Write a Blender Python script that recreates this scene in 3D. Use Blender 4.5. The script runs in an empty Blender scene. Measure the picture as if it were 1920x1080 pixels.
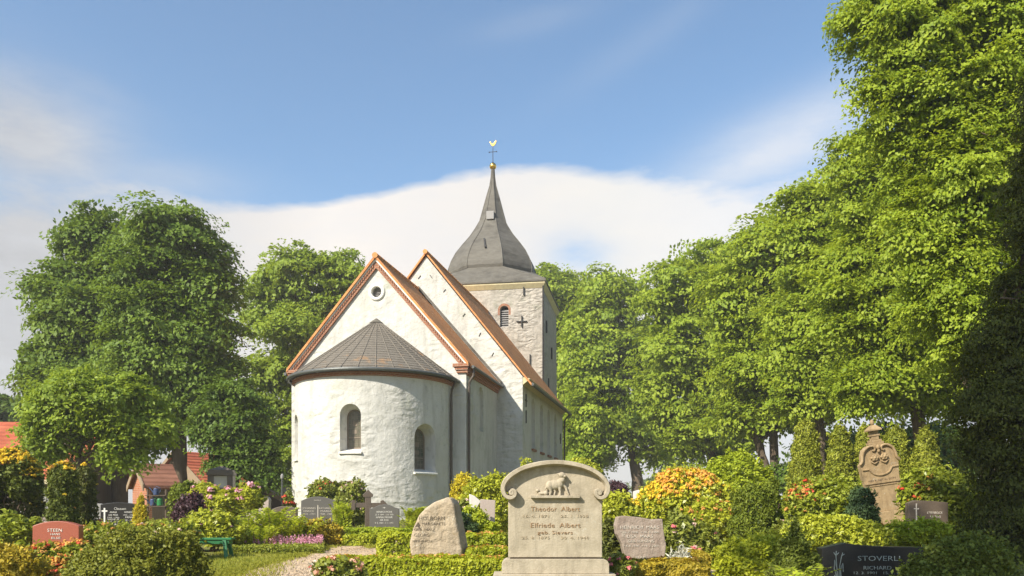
import bpy, bmesh, math, random
import numpy as np
from mathutils import Vector, Matrix

R = math.radians
rng = np.random.default_rng(7)
random.seed(7)
SC = bpy.context.scene
COL = SC.collection

# ------------------------------------------------------------------ camera
F = 1560.0                      # focal length in pixels of the 1920 px wide photograph
HZ = 960.0                      # row of the horizon
EYE = 1.05
cam = bpy.data.cameras.new('camera')
cam.sensor_width = 36.0
cam.lens = F / 1920.0 * 36.0
cam.shift_y = (HZ - 540.0) / 1920.0
cam.clip_start = 0.1
cam.clip_end = 9000
cam_o = bpy.data.objects.new('camera', cam)
COL.objects.link(cam_o)
cam_o.location = (0, 0, EYE)
cam_o.rotation_euler = (R(90), 0, 0)
SC.camera = cam_o

# ------------------------------------------------------------------ light
SUN_AZ = (-0.72, -0.694)       # horizontal direction towards the sun
SUN_EL = 38.0
se, ce = math.sin(R(SUN_EL)), math.cos(R(SUN_EL))
sun = bpy.data.lights.new('sun', 'SUN')
sun.energy = 3.95
sun.angle = R(0.53)
sun.color = (1.0, 0.93, 0.80)
sun_o = bpy.data.objects.new('sun', sun)
COL.objects.link(sun_o)
sun_o.location = (-30, -30, 40)
sun_o.rotation_euler = Vector((-SUN_AZ[0]*ce, -SUN_AZ[1]*ce, -se)).to_track_quat('-Z', 'Y').to_euler()

SC.view_settings.view_transform = 'Standard'
SC.view_settings.look = 'None'
SC.view_settings.exposure = 1.1
SC.view_settings.gamma = 1.0
SC.render.engine = 'CYCLES'
SC.cycles.max_bounces = 8
SC.cycles.diffuse_bounces = 5
SC.cycles.glossy_bounces = 2
SC.cycles.transmission_bounces = 4
SC.cycles.transparent_max_bounces = 4
SC.cycles.use_denoising = True


class NT:
    """small helper round a node tree"""
    def __init__(s, tree):
        s.t = tree
        tree.nodes.clear()

    def n(s, typ, **kw):
        nd = s.t.nodes.new(typ)
        for k, v in kw.items():
            if k.startswith('i_'):
                nd.inputs[int(k[2:])].default_value = v
            else:
                setattr(nd, k, v)
        return nd

    def l(s, a, b):
        s.t.links.new(a, b)

    def math(s, op, a, b=None, c=None, clamp=False):
        nd = s.t.nodes.new('ShaderNodeMath')
        nd.operation = op
        nd.use_clamp = clamp
        for i, v in enumerate((a, b, c)):
            if v is None:
                continue
            if isinstance(v, (int, float)):
                nd.inputs[i].default_value = v
            else:
                s.t.links.new(v, nd.inputs[i])
        return nd.outputs[0]

    def mix(s, fac, a, b, blend='MIX'):
        nd = s.t.nodes.new('ShaderNodeMix')
        nd.data_type = 'RGBA'
        nd.blend_type = blend
        for sock, v in ((nd.inputs[0], fac), (nd.inputs[6], a), (nd.inputs[7], b)):
            if isinstance(v, (int, float)):
                sock.default_value = v
            elif isinstance(v, tuple):
                sock.default_value = v if len(v) == 4 else (*v, 1)
            else:
                s.t.links.new(v, sock)
        return nd.outputs[2]

    def ramp(s, fac, stops, interp='LINEAR'):
        nd = s.t.nodes.new('ShaderNodeValToRGB')
        cr = nd.color_ramp
        cr.interpolation = interp
        while len(cr.elements) < len(stops):
            cr.elements.new(0.5)
        for e, (p, c) in zip(cr.elements, stops):
            e.position = p
            e.color = (c, c, c, 1) if isinstance(c, (int, float)) else (*c, 1)
        s.t.links.new(fac, nd.inputs[0])
        return nd.outputs[0]

    def noise(s, vec, scale, detail=4, rough=0.55):
        nd = s.t.nodes.new('ShaderNodeTexNoise')
        nd.inputs['Scale'].default_value = scale
        nd.inputs['Detail'].default_value = detail
        nd.inputs['Roughness'].default_value = rough
        if vec is not None:
            s.t.links.new(vec, nd.inputs['Vector'])
        return nd.outputs[0]


# ------------------------------------------------------------------ sky
world = bpy.data.worlds.new('World')
SC.world = world
world.use_nodes = True
w = NT(world.node_tree)
sky = w.n('ShaderNodeTexSky', sky_type='NISHITA', sun_disc=False)
sky.sun_elevation = R(SUN_EL)
sky.sun_rotation = math.atan2(SUN_AZ[0], SUN_AZ[1])
sky.air_density = 1.0
sky.dust_density = 0.6
sky.ozone_density = 1.6
geo = w.n('ShaderNodeTexCoord')
sep = w.n('ShaderNodeSeparateXYZ')
w.l(geo.outputs['Generated'], sep.inputs[0])
dx, dy, dz = sep.outputs
az = w.math('MULTIPLY', w.math('ARCTAN2', dx, dy), 180 / math.pi)      # degrees, 0 = +Y, clockwise
el = w.math('MULTIPLY', w.math('ARCSINE', dz), 180 / math.pi)


def azel(px, py):
    x, z = (px - 960) / F, (HZ - py) / F
    return math.degrees(math.atan(x)), math.degrees(math.atan(z / math.hypot(1, x)))


# streaky noise in direction space: stretched along the azimuth
cv = w.n('ShaderNodeCombineXYZ')
w.l(w.math('MULTIPLY', az, 0.045), cv.inputs[0])
w.l(w.math('MULTIPLY', el, 0.13), cv.inputs[1])
nz = w.noise(cv.outputs[0], 1.6, 7, 0.6)
nz2 = w.noise(cv.outputs[0], 4.5, 6, 0.6)
nzc = w.math('ADD', w.math('SUBTRACT', nz, 0.5), w.math('ADD', w.math('MULTIPLY', w.math('SUBTRACT', nz2, 0.5), 0.45), w.math('MULTIPLY', w.math('SUBTRACT', w.noise(cv.outputs[0], 14, 6, .65), 0.5), 0.28)))
# upper edge of the cloud bank as elevation over azimuth
edge_px = [(-400, 300), (0, 345), (200, 350), (300, 370), (430, 390), (560, 389), (700, 366), (850, 332), (940, 319), (1050, 317),
           (1150, 324), (1290, 348), (1400, 362), (1500, 335), (1600, 320), (2000, 300)]
stops = []
for p in edge_px:
    a, e = azel(*p)
    stops.append(((a + 45) / 90, e / 40))
edge = w.math('MULTIPLY', w.ramp(w.math('DIVIDE', w.math('ADD', az, 45), 90), stops, 'B_SPLINE'), 40)
soft_px = [(-300, 5.0), (150, 4.5), (380, 1.6), (560, 0.7), (900, 0.6), (1150, 0.9), (1350, 2.6), (1700, 3.0)]
soft = w.math('MULTIPLY', w.ramp(w.math('DIVIDE', w.math('ADD', az, 45), 90),
                                 [((azel(p, 400)[0] + 45) / 90, v / 10) for p, v in soft_px]), 10)
d = w.math('ADD', w.math('SUBTRACT', edge, el), w.math('MULTIPLY', nzc, w.math('MULTIPLY', soft, 2.2)))
bank = w.math('DIVIDE', w.math('ADD', d, w.math('MULTIPLY', soft, 0.5)), soft, clamp=True)
bank = w.math('SMOOTH_MIN', bank, 1.0, 0.1)


def blob(px, py, rx, ry, tilt=0.0, amp=1.0, nzamp=1.0):
    """soft elliptic patch round the direction of one pixel"""
    a0, e0 = azel(px, py)
    k = math.degrees(1 / F)
    da = w.math('SUBTRACT', az, a0)
    de = w.math('SUBTRACT', el, e0)
    c, s_ = math.cos(R(tilt)), math.sin(R(tilt))
    u = w.math('ADD', w.math('MULTIPLY', da, c), w.math('MULTIPLY', de, s_))
    v = w.math('SUBTRACT', w.math('MULTIPLY', de, c), w.math('MULTIPLY', da, s_))
    u = w.math('DIVIDE', u, rx * k)
    v = w.math('DIVIDE', v, ry * k)
    r2 = w.math('ADD', w.math('MULTIPLY', u, u), w.math('MULTIPLY', v, v))
    g = w.math('POWER', 2.718, w.math('MULTIPLY', r2, -1.0))
    g = w.math('MULTIPLY', g, w.math('ADD', w.math('MULTIPLY', nzc, 1.6 * nzamp), 1.0), clamp=True)
    return w.math('MULTIPLY', g, amp)


cl = bank
for b_ in (blob(20, 250, 170, 85, -8, .88), blob(150, 160, 110, 28, -12, .22), blob(1490, 262, 210, 56, 16, .74),
           blob(1230, 60, 200, 26, 25, .07), blob(1000, 40, 120, 20, 10, .08), blob(260, 330, 160, 40, 0, .35)):
    cl = w.math('MAXIMUM', cl, b_)
hole = blob(1085, 475, 60, 34, 0, .6, 1.6)
hole2 = blob(480, 560, 70, 50, 0, .0)
cl = w.math('MULTIPLY', cl, w.math('SUBTRACT', 1.0, hole), clamp=True)
cl = w.math('MULTIPLY', cl, 0.97)
# brightness of the cloud: grey to the left, creamy white in the middle
bri = w.ramp(w.math('DIVIDE', w.math('ADD', az, 45), 90),
             [((azel(p, 400)[0] + 45) / 90, c) for p, c in
              [(-300, (.24, .24, .25)), (60, (.25, .245, .245)), (330, (.35, .335, .32)), (620, (.53, .485, .435)), (900, (.48, .45, .415)),
               (1150, (.48, .46, .425)), (1350, (.48, .47, .46)), (1600, (.40, .42, .46)), (2000, (.36, .38, .42))]])
bri = w.mix(w.math('MULTIPLY', w.math('ADD', w.math('MULTIPLY', nzc, 1.5), .4), .65, clamp=True), bri, (.40, .41, .43))
tint = w.mix(1.0, sky.outputs[0], (.85, .97, .97), 'MULTIPLY')
skyc = w.mix(1.0, tint, (.099, .099, .101), 'MULTIPLY')
out = w.mix(cl, skyc, bri)
bg = w.n('ShaderNodeBackground')
bg.inputs[1].default_value = 1.0
w.l(out, bg.inputs[0])
wo = w.n('ShaderNodeOutputWorld')
w.l(bg.outputs[0], wo.inputs[0])


# ------------------------------------------------------------------ helpers: places
def gz(x, y):
    """height of the ground: a low mound that carries the church"""
    t = min(max((y - 8) / 26, 0), 1)
    z = .7 * t * t * (3 - 2 * t)
    if y > 75:
        t = min((y - 75) / 60, 1)
        z -= 1.0 * t * t * (3 - 2 * t)
    return z


def at(px, py, Y):
    return Vector(((px - 960) / F * Y, Y, EYE + (HZ - py) / F * Y))


def ground_at(px, py):
    """point of the ground seen at a pixel"""
    lo, hi = 3.0, 74.0
    for _ in range(50):
        m = (lo + hi) / 2
        if at(px, py, m).z > gz(0, m):
            lo = m
        else:
            hi = m
    return at(px, py, lo)


# ------------------------------------------------------------------ helpers: objects
def tag(o, label=None, cat=None, group=None, kind=None):
    if label: o['label'] = label
    if cat: o['category'] = cat
    if group: o['group'] = group
    if kind: o['kind'] = kind
    return o


def empty(name, loc, label=None, cat=None, group=None, rz=0):
    o = bpy.data.objects.new(name, None)
    COL.objects.link(o)
    o.location = loc
    o.rotation_euler = (0, 0, rz)
    o.empty_display_size = .2
    return tag(o, label, cat, group)


def link(name, me, mat=None, parent=None, world_coords=True):
    o = bpy.data.objects.new(name, me)
    COL.objects.link(o)
    if mat is not None:
        for m in (mat if isinstance(mat, (list, tuple)) else [mat]):
            me.materials.append(m)
    if parent is not None:
        o.parent = parent
        if world_coords:
            o.matrix_parent_inverse = parent_matrix(parent).inverted()
    return o


def parent_matrix(o):
    m = Matrix.LocRotScale(o.location, o.rotation_euler, o.scale)
    if o.parent:
        return parent_matrix(o.parent) @ o.matrix_parent_inverse @ m
    return m


class MB:
    """collects simple shapes into one mesh"""
    def __init__(s):
        s.v, s.f, s.mi, s.cur = [], [], [], 0

    def add(s, verts, faces):
        b = len(s.v)
        s.v += [tuple(p) for p in verts]
        s.f += [tuple(i + b for i in f) for f in faces]
        s.mi += [s.cur] * len(faces)
        return s

    def box(s, x0, x1, y0, y1, z0, z1, M=None):
        v = [(x, y, z) for z in (z0, z1) for y in (y0, y1) for x in (x0, x1)]
        if M is not None:
            v = [M @ Vector(p) for p in v]
        return s.add(v, [(0, 2, 3, 1), (4, 5, 7, 6), (0, 1, 5, 4), (2, 6, 7, 3), (0, 4, 6, 2), (1, 3, 7, 5)])

    def prism(s, poly, a, b, axis='y', M=None):
        """poly: list of (p, q); extruded along axis from a to b"""
        def mk(p, q, t):
            if axis == 'y': return (p, t, q)
            if axis == 'x': return (t, p, q)
            return (p, q, t)
        n = len(poly)
        v = [mk(p, q, a) for p, q in poly] + [mk(p, q, b) for p, q in poly]
        if M is not None:
            v = [M @ Vector(p) for p in v]
        f = [tuple(range(n)), tuple(range(2 * n - 1, n - 1, -1))]
        f += [(i, i + n, (i + 1) % n + n, (i + 1) % n) for i in range(n)]
        return s.add(v, f)

    def tube(s, pts, r, n=8, caps=True):
        pts = [Vector(p) for p in pts]
        rs = r if isinstance(r, (list, tuple)) else [r] * len(pts)
        v, f = [], []
        ref = Vector((0.123, 0.31, 0.94)).normalized()
        for i, p in enumerate(pts):
            t = (pts[min(i + 1, len(pts) - 1)] - pts[max(i - 1, 0)]).normalized()
            a = t.cross(ref)
            if a.length < .05:
                a = t.cross(Vector((1, 0, 0)))
            a.normalize()
            b = t.cross(a)
            for k in range(n):
                q = 2 * math.pi * k / n
                v.append(p + (a * math.cos(q) + b * math.sin(q)) * rs[i])
        for i in range(len(pts) - 1):
            for k in range(n):
                f.append((i * n + k, i * n + (k + 1) % n, (i + 1) * n + (k + 1) % n, (i + 1) * n + k))
        if caps:
            f.append(tuple(range(n - 1, -1, -1)))
            f.append(tuple((len(pts) - 1) * n + k for k in range(n)))
        return s.add(v, f)

    def lathe(s, prof, n=24, c=(0, 0, 0), M=None, rot=0.0):
        """prof: list of (r, z)"""
        v, f = [], []
        for r_, z in prof:
            for k in range(n):
                q = 2 * math.pi * k / n + rot
                v.append(Vector((c[0] + r_ * math.cos(q), c[1] + r_ * math.sin(q), c[2] + z)))
        if M is not None:
            v = [M @ p for p in v]
        for i in range(len(prof) - 1):
            for k in range(n):
                f.append((i * n + k, i * n + (k + 1) % n, (i + 1) * n + (k + 1) % n, (i + 1) * n + k))
        f.append(tuple(range(n - 1, -1, -1)))
        f.append(tuple((len(prof) - 1) * n + k for k in range(n)))
        return s.add(v, f)

    def ball(s, c, r, seg=12, ring=8):
        rx, ry, rz = r if isinstance(r, (tuple, list)) else (r, r, r)
        prof = [(math.sin(math.pi * i / ring), -math.cos(math.pi * i / ring)) for i in range(ring + 1)]
        prof[0] = (1e-3, -1); prof[-1] = (1e-3, 1)
        M = Matrix.Translation(c) @ Matrix.Diagonal((rx, ry, rz, 1))
        return s.lathe(prof, seg, M=M)

    def mesh(s, name, fix=True, smooth=False, bevel=0.0, merge=0.0):
        me = bpy.data.meshes.new(name)
        me.from_pydata(s.v, [], s.f)
        me.polygons.foreach_set('material_index', s.mi)
        if fix or bevel:
            bm = bmesh.new()
            bm.from_mesh(me)
            if merge:
                bmesh.ops.remove_doubles(bm, verts=bm.verts, dist=merge)
            bmesh.ops.recalc_face_normals(bm, faces=bm.faces)
            if bevel:
                es = [e for e in bm.edges if len(e.link_faces) == 2 and e.calc_face_angle(0) > .45]
                bmesh.ops.bevel(bm, geom=es, offset=bevel, segments=2, affect='EDGES', profile=.6, clamp_overlap=True)
            bm.to_mesh(me)
            bm.free()
        if smooth:
            me.polygons.foreach_set('use_smooth', [True] * len(me.polygons))
        me.update()
        return me

    def build(s, name, mat, parent=None, world_coords=False, **kw):
        return link(name, s.mesh(name, **kw), mat, parent, world_coords)


def smooth_by_angle(me, ang=40):
    me.polygons.foreach_set('use_smooth', [True] * len(me.polygons))
    bm = bmesh.new(); bm.from_mesh(me)
    for e in bm.edges:
        e.smooth = not (len(e.link_faces) == 2 and e.calc_face_angle(0) > R(ang))
    bm.to_mesh(me); bm.free()
    return me


def evaluated(o):
    """bake the modifiers of o into its mesh"""
    bpy.context.view_layer.update()
    dg = bpy.context.evaluated_depsgraph_get()
    me = bpy.data.meshes.new_from_object(o.evaluated_get(dg), depsgraph=dg)
    o.modifiers.clear()
    old = o.data
    o.data = me
    bpy.data.meshes.remove(old)
    return o


def cut(o, cutters):
    """cut holes (a list of MB) from o"""
    tmp = []
    for c in cutters:
        co = bpy.data.objects.new('cutter', c.mesh('cutter'))
        COL.objects.link(co)
        if o.parent:
            co.parent = o.parent
        md = o.modifiers.new('cut', 'BOOLEAN')
        md.operation = 'DIFFERENCE'
        md.solver = 'EXACT'
        md.object = co
        tmp.append(co)
    evaluated(o)
    for co in tmp:
        me = co.data
        bpy.data.objects.remove(co)
        bpy.data.meshes.remove(me)
    return o


def text_mesh(name, body, size, mat, parent, M, depth=.004, align='CENTER', scale_x=1.0, space=1.0):
    cu = bpy.data.curves.new(name, 'FONT')
    cu.body = body
    cu.size = size
    cu.align_x = align
    cu.extrude = depth
    cu.space_character = space
    cu.offset = -size * .010
    cu.resolution_u = 2
    to = bpy.data.objects.new(name, cu)
    COL.objects.link(to)
    bpy.context.view_layer.update()
    dg = bpy.context.evaluated_depsgraph_get()
    me = bpy.data.meshes.new_from_object(to.evaluated_get(dg), depsgraph=dg)
    bpy.data.objects.remove(to)
    bpy.data.curves.remove(cu)
    me.transform(M @ Matrix.Diagonal((scale_x, 1, 1, 1)))
    return me


def join_meshes(name, mes):
    bm = bmesh.new()
    for m in mes:
        bm.from_mesh(m)
        bpy.data.meshes.remove(m)
    me = bpy.data.meshes.new(name)
    bm.to_mesh(me); bm.free()
    me.materials.clear()
    return me


# ------------------------------------------------------------------ materials
def mat_base(name):
    m = bpy.data.materials.new(name)
    m.use_nodes = True
    t = NT(m.node_tree)
    out_ = t.n('ShaderNodeOutputMaterial')
    p = t.n('ShaderNodeBsdfPrincipled')
    t.l(p.outputs[0], out_.inputs[0])
    return m, t, p, out_


def mottled(name, c1, c2, rough=.85, scale=6, c3=None, scale3=1.5, lo3=.5, hi3=.7, bump=.3, bscale=30, bdist=.02, spec=.3, metal=0.0, stretch=(1, 1, 1), weather=0.0):
    m, t, p, _ = mat_base(name)
    tc = t.n('ShaderNodeTexCoord')
    mp = t.n('ShaderNodeMapping')
    mp.inputs['Scale'].default_value = stretch
    t.l(tc.outputs['Object'], mp.inputs[0])
    v = mp.outputs[0]
    c = t.mix(t.ramp(t.noise(v, scale, 6, .6), [(.3, 0), (.7, 1)]), c1, c2)
    if c3 is not None:
        c = t.mix(t.ramp(t.noise(v, scale3, 5, .65), [(lo3, 0), (hi3, 1)]), c, c3)
    if weather:                         # rain streaks, dark biofilm and pale lichen spots
        ms = t.n('ShaderNodeMapping'); ms.inputs['Scale'].default_value = (7, 7, .9)
        t.l(tc.outputs['Object'], ms.inputs[0])
        c = t.mix(t.ramp(t.noise(ms.outputs[0], 1.6, 5, .65), [(.48, 0), (.72, .55 * weather)]), c, tuple(x * .52 for x in c1))
        vo = t.n('ShaderNodeTexVoronoi'); vo.inputs['Scale'].default_value = 17
        t.l(t.mix(.25, tc.outputs['Object'], t.n('ShaderNodeTexNoise', i_2=9.0).outputs[1]), vo.inputs['Vector'])
        where = t.math('MULTIPLY', t.ramp(vo.outputs['Distance'], [(.12, 1), (.34, 0)]), t.ramp(t.noise(tc.outputs['Object'], 3.0, 3, .5), [(.5, 0), (.62, .6 * weather)]))
        c = t.mix(where, c, (.50, .48, .40))
        c = t.mix(t.ramp(t.noise(tc.outputs['Object'], 42, 3, .7), [(.60, 0), (.75, .5 * weather)]), c, tuple(x * .6 for x in c1))
    t.l(c, p.inputs['Base Color'])
    p.inputs['Roughness'].default_value = rough
    p.inputs['Specular IOR Level'].default_value = spec
    p.inputs['Metallic'].default_value = metal
    if bump:
        b = t.n('ShaderNodeBump')
        b.inputs['Strength'].default_value = bump
        b.inputs['Distance'].default_value = bdist
        t.l(t.noise(v, bscale, 5, .6), b.inputs['Height'])
        t.l(b.outputs[0], p.inputs['Normal'])
    return m


def plaster_mat(name, base, dirt, lump=.5, lscale=1.6, coarse=False):
    """lime-washed rubble wall: soft lumps, trowel marks, patches of dirt"""
    m, t, p, _ = mat_base(name)
    v = t.n('ShaderNodeTexCoord').outputs['Object']
    n1 = t.noise(v, .55, 6, .65)
    n2 = t.noise(v, 4.0, 6, .6)
    mp = t.n('ShaderNodeMapping'); mp.inputs['Scale'].default_value = (2.2, 2.2, .35)
    t.l(v, mp.inputs[0])
    streak = t.noise(mp.outputs[0], 1.2, 5, .6)
    c = t.mix(t.ramp(n1, [(.45, 0), (.72, .55)]), base, dirt)
    c = t.mix(t.ramp(streak, [(.5, 0), (.74, .6)]), c, tuple(x * .82 for x in dirt))
    c = t.mix(t.ramp(n2, [(.58, 0), (.70, .45)]), c, tuple(x * .7 for x in dirt))
    vo = t.n('ShaderNodeTexVoronoi')
    vo.feature = 'SMOOTH_F1'
    vo.inputs['Scale'].default_value = lscale * (2.0 if coarse else 1.3)
    wv = t.n('ShaderNodeMapping'); wv.inputs['Scale'].default_value = (1, 1, 1.9)
    t.l(v, wv.inputs[0])
    wn = t.n('ShaderNodeTexNoise'); wn.inputs['Scale'].default_value = 1.3; wn.inputs['Detail'].default_value = 3
    t.l(wv.outputs[0], wn.inputs['Vector'])
    vs = t.n('ShaderNodeVectorMath', operation='ADD')
    t.l(wv.outputs[0], vs.inputs[0])
    t.l(wn.outputs[1], vs.inputs[1])
    t.l(vs.outputs[0], vo.inputs['Vector'])
    where = t.ramp(t.noise(v, .42, 3, .5), [(.47, .03), (.6, 1)])
    c = t.mix(t.ramp(t.noise(v, .8, 5, .7), [(.56, 0), (.7, .55)]), c, tuple(x * q_ for x, q_ in zip(dirt, (.80, .90, .74))))
    h = t.math('MULTIPLY', vo.outputs['Distance'], where)
    h = t.math('ADD', t.math('MULTIPLY', h, .9), t.math('MULTIPLY', t.noise(v, 2.2, 6, .62), .7))
    h = t.math('ADD', h, t.math('MULTIPLY', t.noise(v, 14, 4, .6), .12))
    if coarse:
        br = t.ramp(t.noise(v, 1.7, 6, .7), [(.66, 0), (.74, .75)])
        c = t.mix(br, c, (.33, .19, .13))
        c = t.mix(t.ramp(vo.outputs['Distance'], [(.35, 0), (.75, .5)]), c, tuple(x * .62 for x in dirt))
    t.l(c, p.inputs['Base Color'])
    p.inputs['Roughness'].default_value = .9
    p.inputs['Specular IOR Level'].default_value = .15
    b = t.n('ShaderNodeBump')
    b.inputs['Strength'].default_value = lump
    b.inputs['Distance'].default_value = .22
    t.l(h, b.inputs['Height'])
    t.l(b.outputs[0], p.inputs['Normal'])
    return m


def tile_mat(name, c1, c2, across='y', pitch=.24, course=.33, lich=None, bstr=.9):
    """pantiles: waves across, courses along the slope (object z)"""
    m, t, p, _ = mat_base(name)
    v = t.n('ShaderNodeTexCoord').outputs['Object']
    s = t.n('ShaderNodeSeparateXYZ'); t.l(v, s.inputs[0])
    a = s.outputs[{'x': 0, 'y': 1}[across]]
    wave = t.math('SINE', t.math('MULTIPLY', a, 2 * math.pi / pitch))
    row = t.math('FRACT', t.math('DIVIDE', s.outputs[2], course * .8))
    h = t.math('ADD', t.math('MULTIPLY', wave, .5), t.math('MULTIPLY', row, -.9))
    cell = t.n('ShaderNodeCombineXYZ')
    t.l(t.math('FLOOR', t.math('DIVIDE', a, pitch)), cell.inputs[0])
    t.l(t.math('FLOOR', t.math('DIVIDE', s.outputs[2], course * .8)), cell.inputs[1])
    wn = t.n('ShaderNodeTexWhiteNoise'); t.l(cell.outputs[0], wn.inputs[0])
    c = t.mix(wn.outputs[0], c1, c2)
    c = t.mix(t.ramp(t.noise(v, .9, 6, .65), [(.4, 0), (.75, .75)]), c, lich or tuple(x * .55 for x in c1))
    t.l(c, p.inputs['Base Color'])
    p.inputs['Roughness'].default_value = .8
    p.inputs['Specular IOR Level'].default_value = .2
    b = t.n('ShaderNodeBump'); b.inputs['Strength'].default_value = bstr; b.inputs['Distance'].default_value = .05
    t.l(h, b.inputs['Height']); t.l(b.outputs[0], p.inputs['Normal'])
    return m


def brick_mat(name, c1, c2, mortar, scale=1.0, bw=.24, bh=.075, vertical=False):
    m, t, p, _ = mat_base(name)
    v = t.n('ShaderNodeTexCoord').outputs['Object']
    s = t.n('ShaderNodeSeparateXYZ'); t.l(v, s.inputs[0])
    cb = t.n('ShaderNodeCombineXYZ')
    t.l(t.math('ADD', s.outputs[0], s.outputs[1]), cb.inputs[0]); t.l(s.outputs[2], cb.inputs[1])
    br = t.n('ShaderNodeTexBrick')
    br.inputs['Scale'].default_value = scale
    br.inputs['Color1'].default_value = (*c1, 1); br.inputs['Color2'].default_value = (*c2, 1); br.inputs['Mortar'].default_value = (*mortar, 1)
    br.inputs['Brick Width'].default_value = bw; br.inputs['Row Height'].default_value = bh; br.inputs['Mortar Size'].default_value = .008
    t.l(cb.outputs[0], br.inputs['Vector'])
    c = t.mix(t.ramp(t.noise(v, 3, 5, .6), [(.4, 0), (.8, .5)]), br.outputs[0], tuple(x * .6 for x in c1))
    t.l(c, p.inputs['Base Color'])
    p.inputs['Roughness'].default_value = .85
    b = t.n('ShaderNodeBump'); b.inputs['Strength'].default_value = .5; b.inputs['Distance'].default_value = .01
    t.l(br.outputs[1], b.inputs['Height']); b.invert = True
    t.l(b.outputs[0], p.inputs['Normal'])
    return m


def leaf_mat(name, c1, c2, trans=.35, spec=.25, rough=.55):
    """leaves: every leaf has its own tint between two greens and lets some light through"""
    m, t, p, out_ = mat_base(name)
    at_ = t.n('ShaderNodeAttribute', attribute_name='tint')
    s = t.n('ShaderNodeSeparateColor'); t.l(at_.outputs[0], s.inputs[0])
    c = t.mix(s.outputs[0], c1, c2)
    t.l(c, p.inputs['Base Color'])
    p.inputs['Roughness'].default_value = rough
    p.inputs['Specular IOR Level'].default_value = spec
    tr = t.n('ShaderNodeBsdfTranslucent')
    c2_ = t.mix(.5, c, (c2[0] * 1.2, c2[1] * 1.1, c2[2] * .5))
    t.l(c2_, tr.inputs[0])
    mx = t.n('ShaderNodeMixShader'); mx.inputs[0].default_value = trans
    t.l(p.outputs[0], mx.inputs[1]); t.l(tr.outputs[0], mx.inputs[2])
    t.l(mx.outputs[0], out_.inputs[0])
    return m


def plain(name, c, rough=.6, metal=0.0, spec=.4):
    return mottled(name, tuple(x * .85 for x in c), tuple(min(1, x * 1.1) for x in c), rough=rough, scale=5, bump=.1, bscale=40, bdist=.004, spec=spec, metal=metal)


M = {}
M['plaster'] = plaster_mat('limewash', (.565, .55, .51), (.40, .385, .335), .45)
M['plaster_smooth'] = plaster_mat('limewash_smooth', (.565, .55, .51), (.52, .49, .43), .22)
M['rubble'] = plaster_mat('rubble_masonry', (.44, .40, .345), (.33, .30, .25), .6, 1.6, True)
M['white'] = plain('white_paint', (.72, .70, .64), .7)
M['tile_red'] = tile_mat('orange_pantiles', (.48, .18, .06), (.62, .28, .10), 'y', .24, .34, (.44, .23, .10))
M['tile_far'] = tile_mat('red_pantiles', (.42, .10, .05), (.52, .16, .08), 'y', .26, .34)
M['tile_brown'] = tile_mat('brown_tiles', (.20, .085, .055), (.27, .125, .08), 'y', .22, .3)
M['brick'] = brick_mat('gable_brick', (.34, .13, .06), (.26, .09, .045), (.40, .30, .22))
M['brick_red'] = brick_mat('shed_brick', (.40, .14, .06), (.31, .10, .045), (.42, .30, .22))
M['slate'] = mottled('grey_slate', (.125, .108, .088), (.20, .176, .142), .8, 9, (.33, .19, .09), 1.1, .60, .72, .55, 16, .03, .3, 0, (1, 1, 2.2))
M['lead'] = mottled('weathered_lead', (.098, .088, .070), (.15, .138, .115), .65, 2.5, (.065, .058, .047), .8, .50, .70, .4, 9, .03, .3, 0, (1, 1, 2.5))
M['iron'] = plain('dark_iron', (.03, .028, .026), .6)
M['gutter'] = plain('zinc_gutter', (.10, .105, .10), .5, .3)
M['pipe'] = plain('brown_downpipe', (.085, .065, .05), .5)
M['gold'] = plain('gilding', (.80, .50, .12), .28, 1.0)
M['glass'] = mottled('old_leaded_glass', (.10, .095, .065), (.17, .155, .11), .25, 7, (.07, .09, .06), 2, .5, .6, .1, 25, .01, .5)
M['glass_frame'] = plain('window_bars', (.20, .16, .12), .6)
M['soffit'] = plain('yellow_soffit', (.58, .50, .30), .8)
M['wood'] = mottled('weathered_boards', (.24, .17, .11), (.33, .25, .17), .85, 3, None, 1, .5, .7, .5, 20, .02, .2, 0, (9, 9, .6))
M['wood_dark'] = mottled('dark_boards', (.10, .075, .055), (.15, .11, .08), .85, 3, None, 1, .5, .7, .5, 20, .02, .2, 0, (9, 9, .6))
M['sandstone'] = mottled('tan_sandstone', (.37, .315, .23), (.47, .405, .305), .92, 7, (.26, .22, .155), 2.1, .50, .72, .5, 45, .014, .15, weather=.8)
M['sand_old'] = mottled('old_brown_sandstone', (.29, .20, .105), (.39, .28, .155), .9, 7, (.18, .13, .075), 2.6, .52, .7, .5, 30, .02, .2, weather=1.0)
M['fieldstone'] = mottled('fieldstone', (.36, .285, .195), (.47, .385, .275), .9, 7, (.50, .34, .16), 2.0, .58, .75, .7, 14, .05, .2, weather=1.0)
M['brownstone'] = mottled('split_brown_stone', (.29, .225, .18), (.37, .295, .24), .85, 6, (.24, .175, .14), 2.4, .52, .7, .6, 14, .04, .25, weather=.8)
M['grey_granite'] = mottled('polished_grey_granite', (.095, .09, .08), (.135, .125, .11), .35, 60, None, 1, .5, .7, 0, 1, 0, .5)
M['grey_rough'] = mottled('rough_grey_granite', (.25, .24, .23), (.35, .335, .32), .8, 20, None, 1, .5, .7, .3, 30, .01, .3)
M['black_granite'] = mottled('black_granite', (.022, .02, .019), (.04, .037, .034), .3, 50, None, 1, .5, .7, 0, 1, 0, .5)
M['brown_granite'] = mottled('brown_granite', (.10, .075, .055), (.15, .115, .085), .45, 40, None, 1, .5, .7, 0, 1, 0, .5)
M['red_granite'] = mottled('red_granite', (.30, .075, .045), (.39, .115, .065), .4, 40, None, 1, .5, .7, 0, 1, 0, .5)
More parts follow.
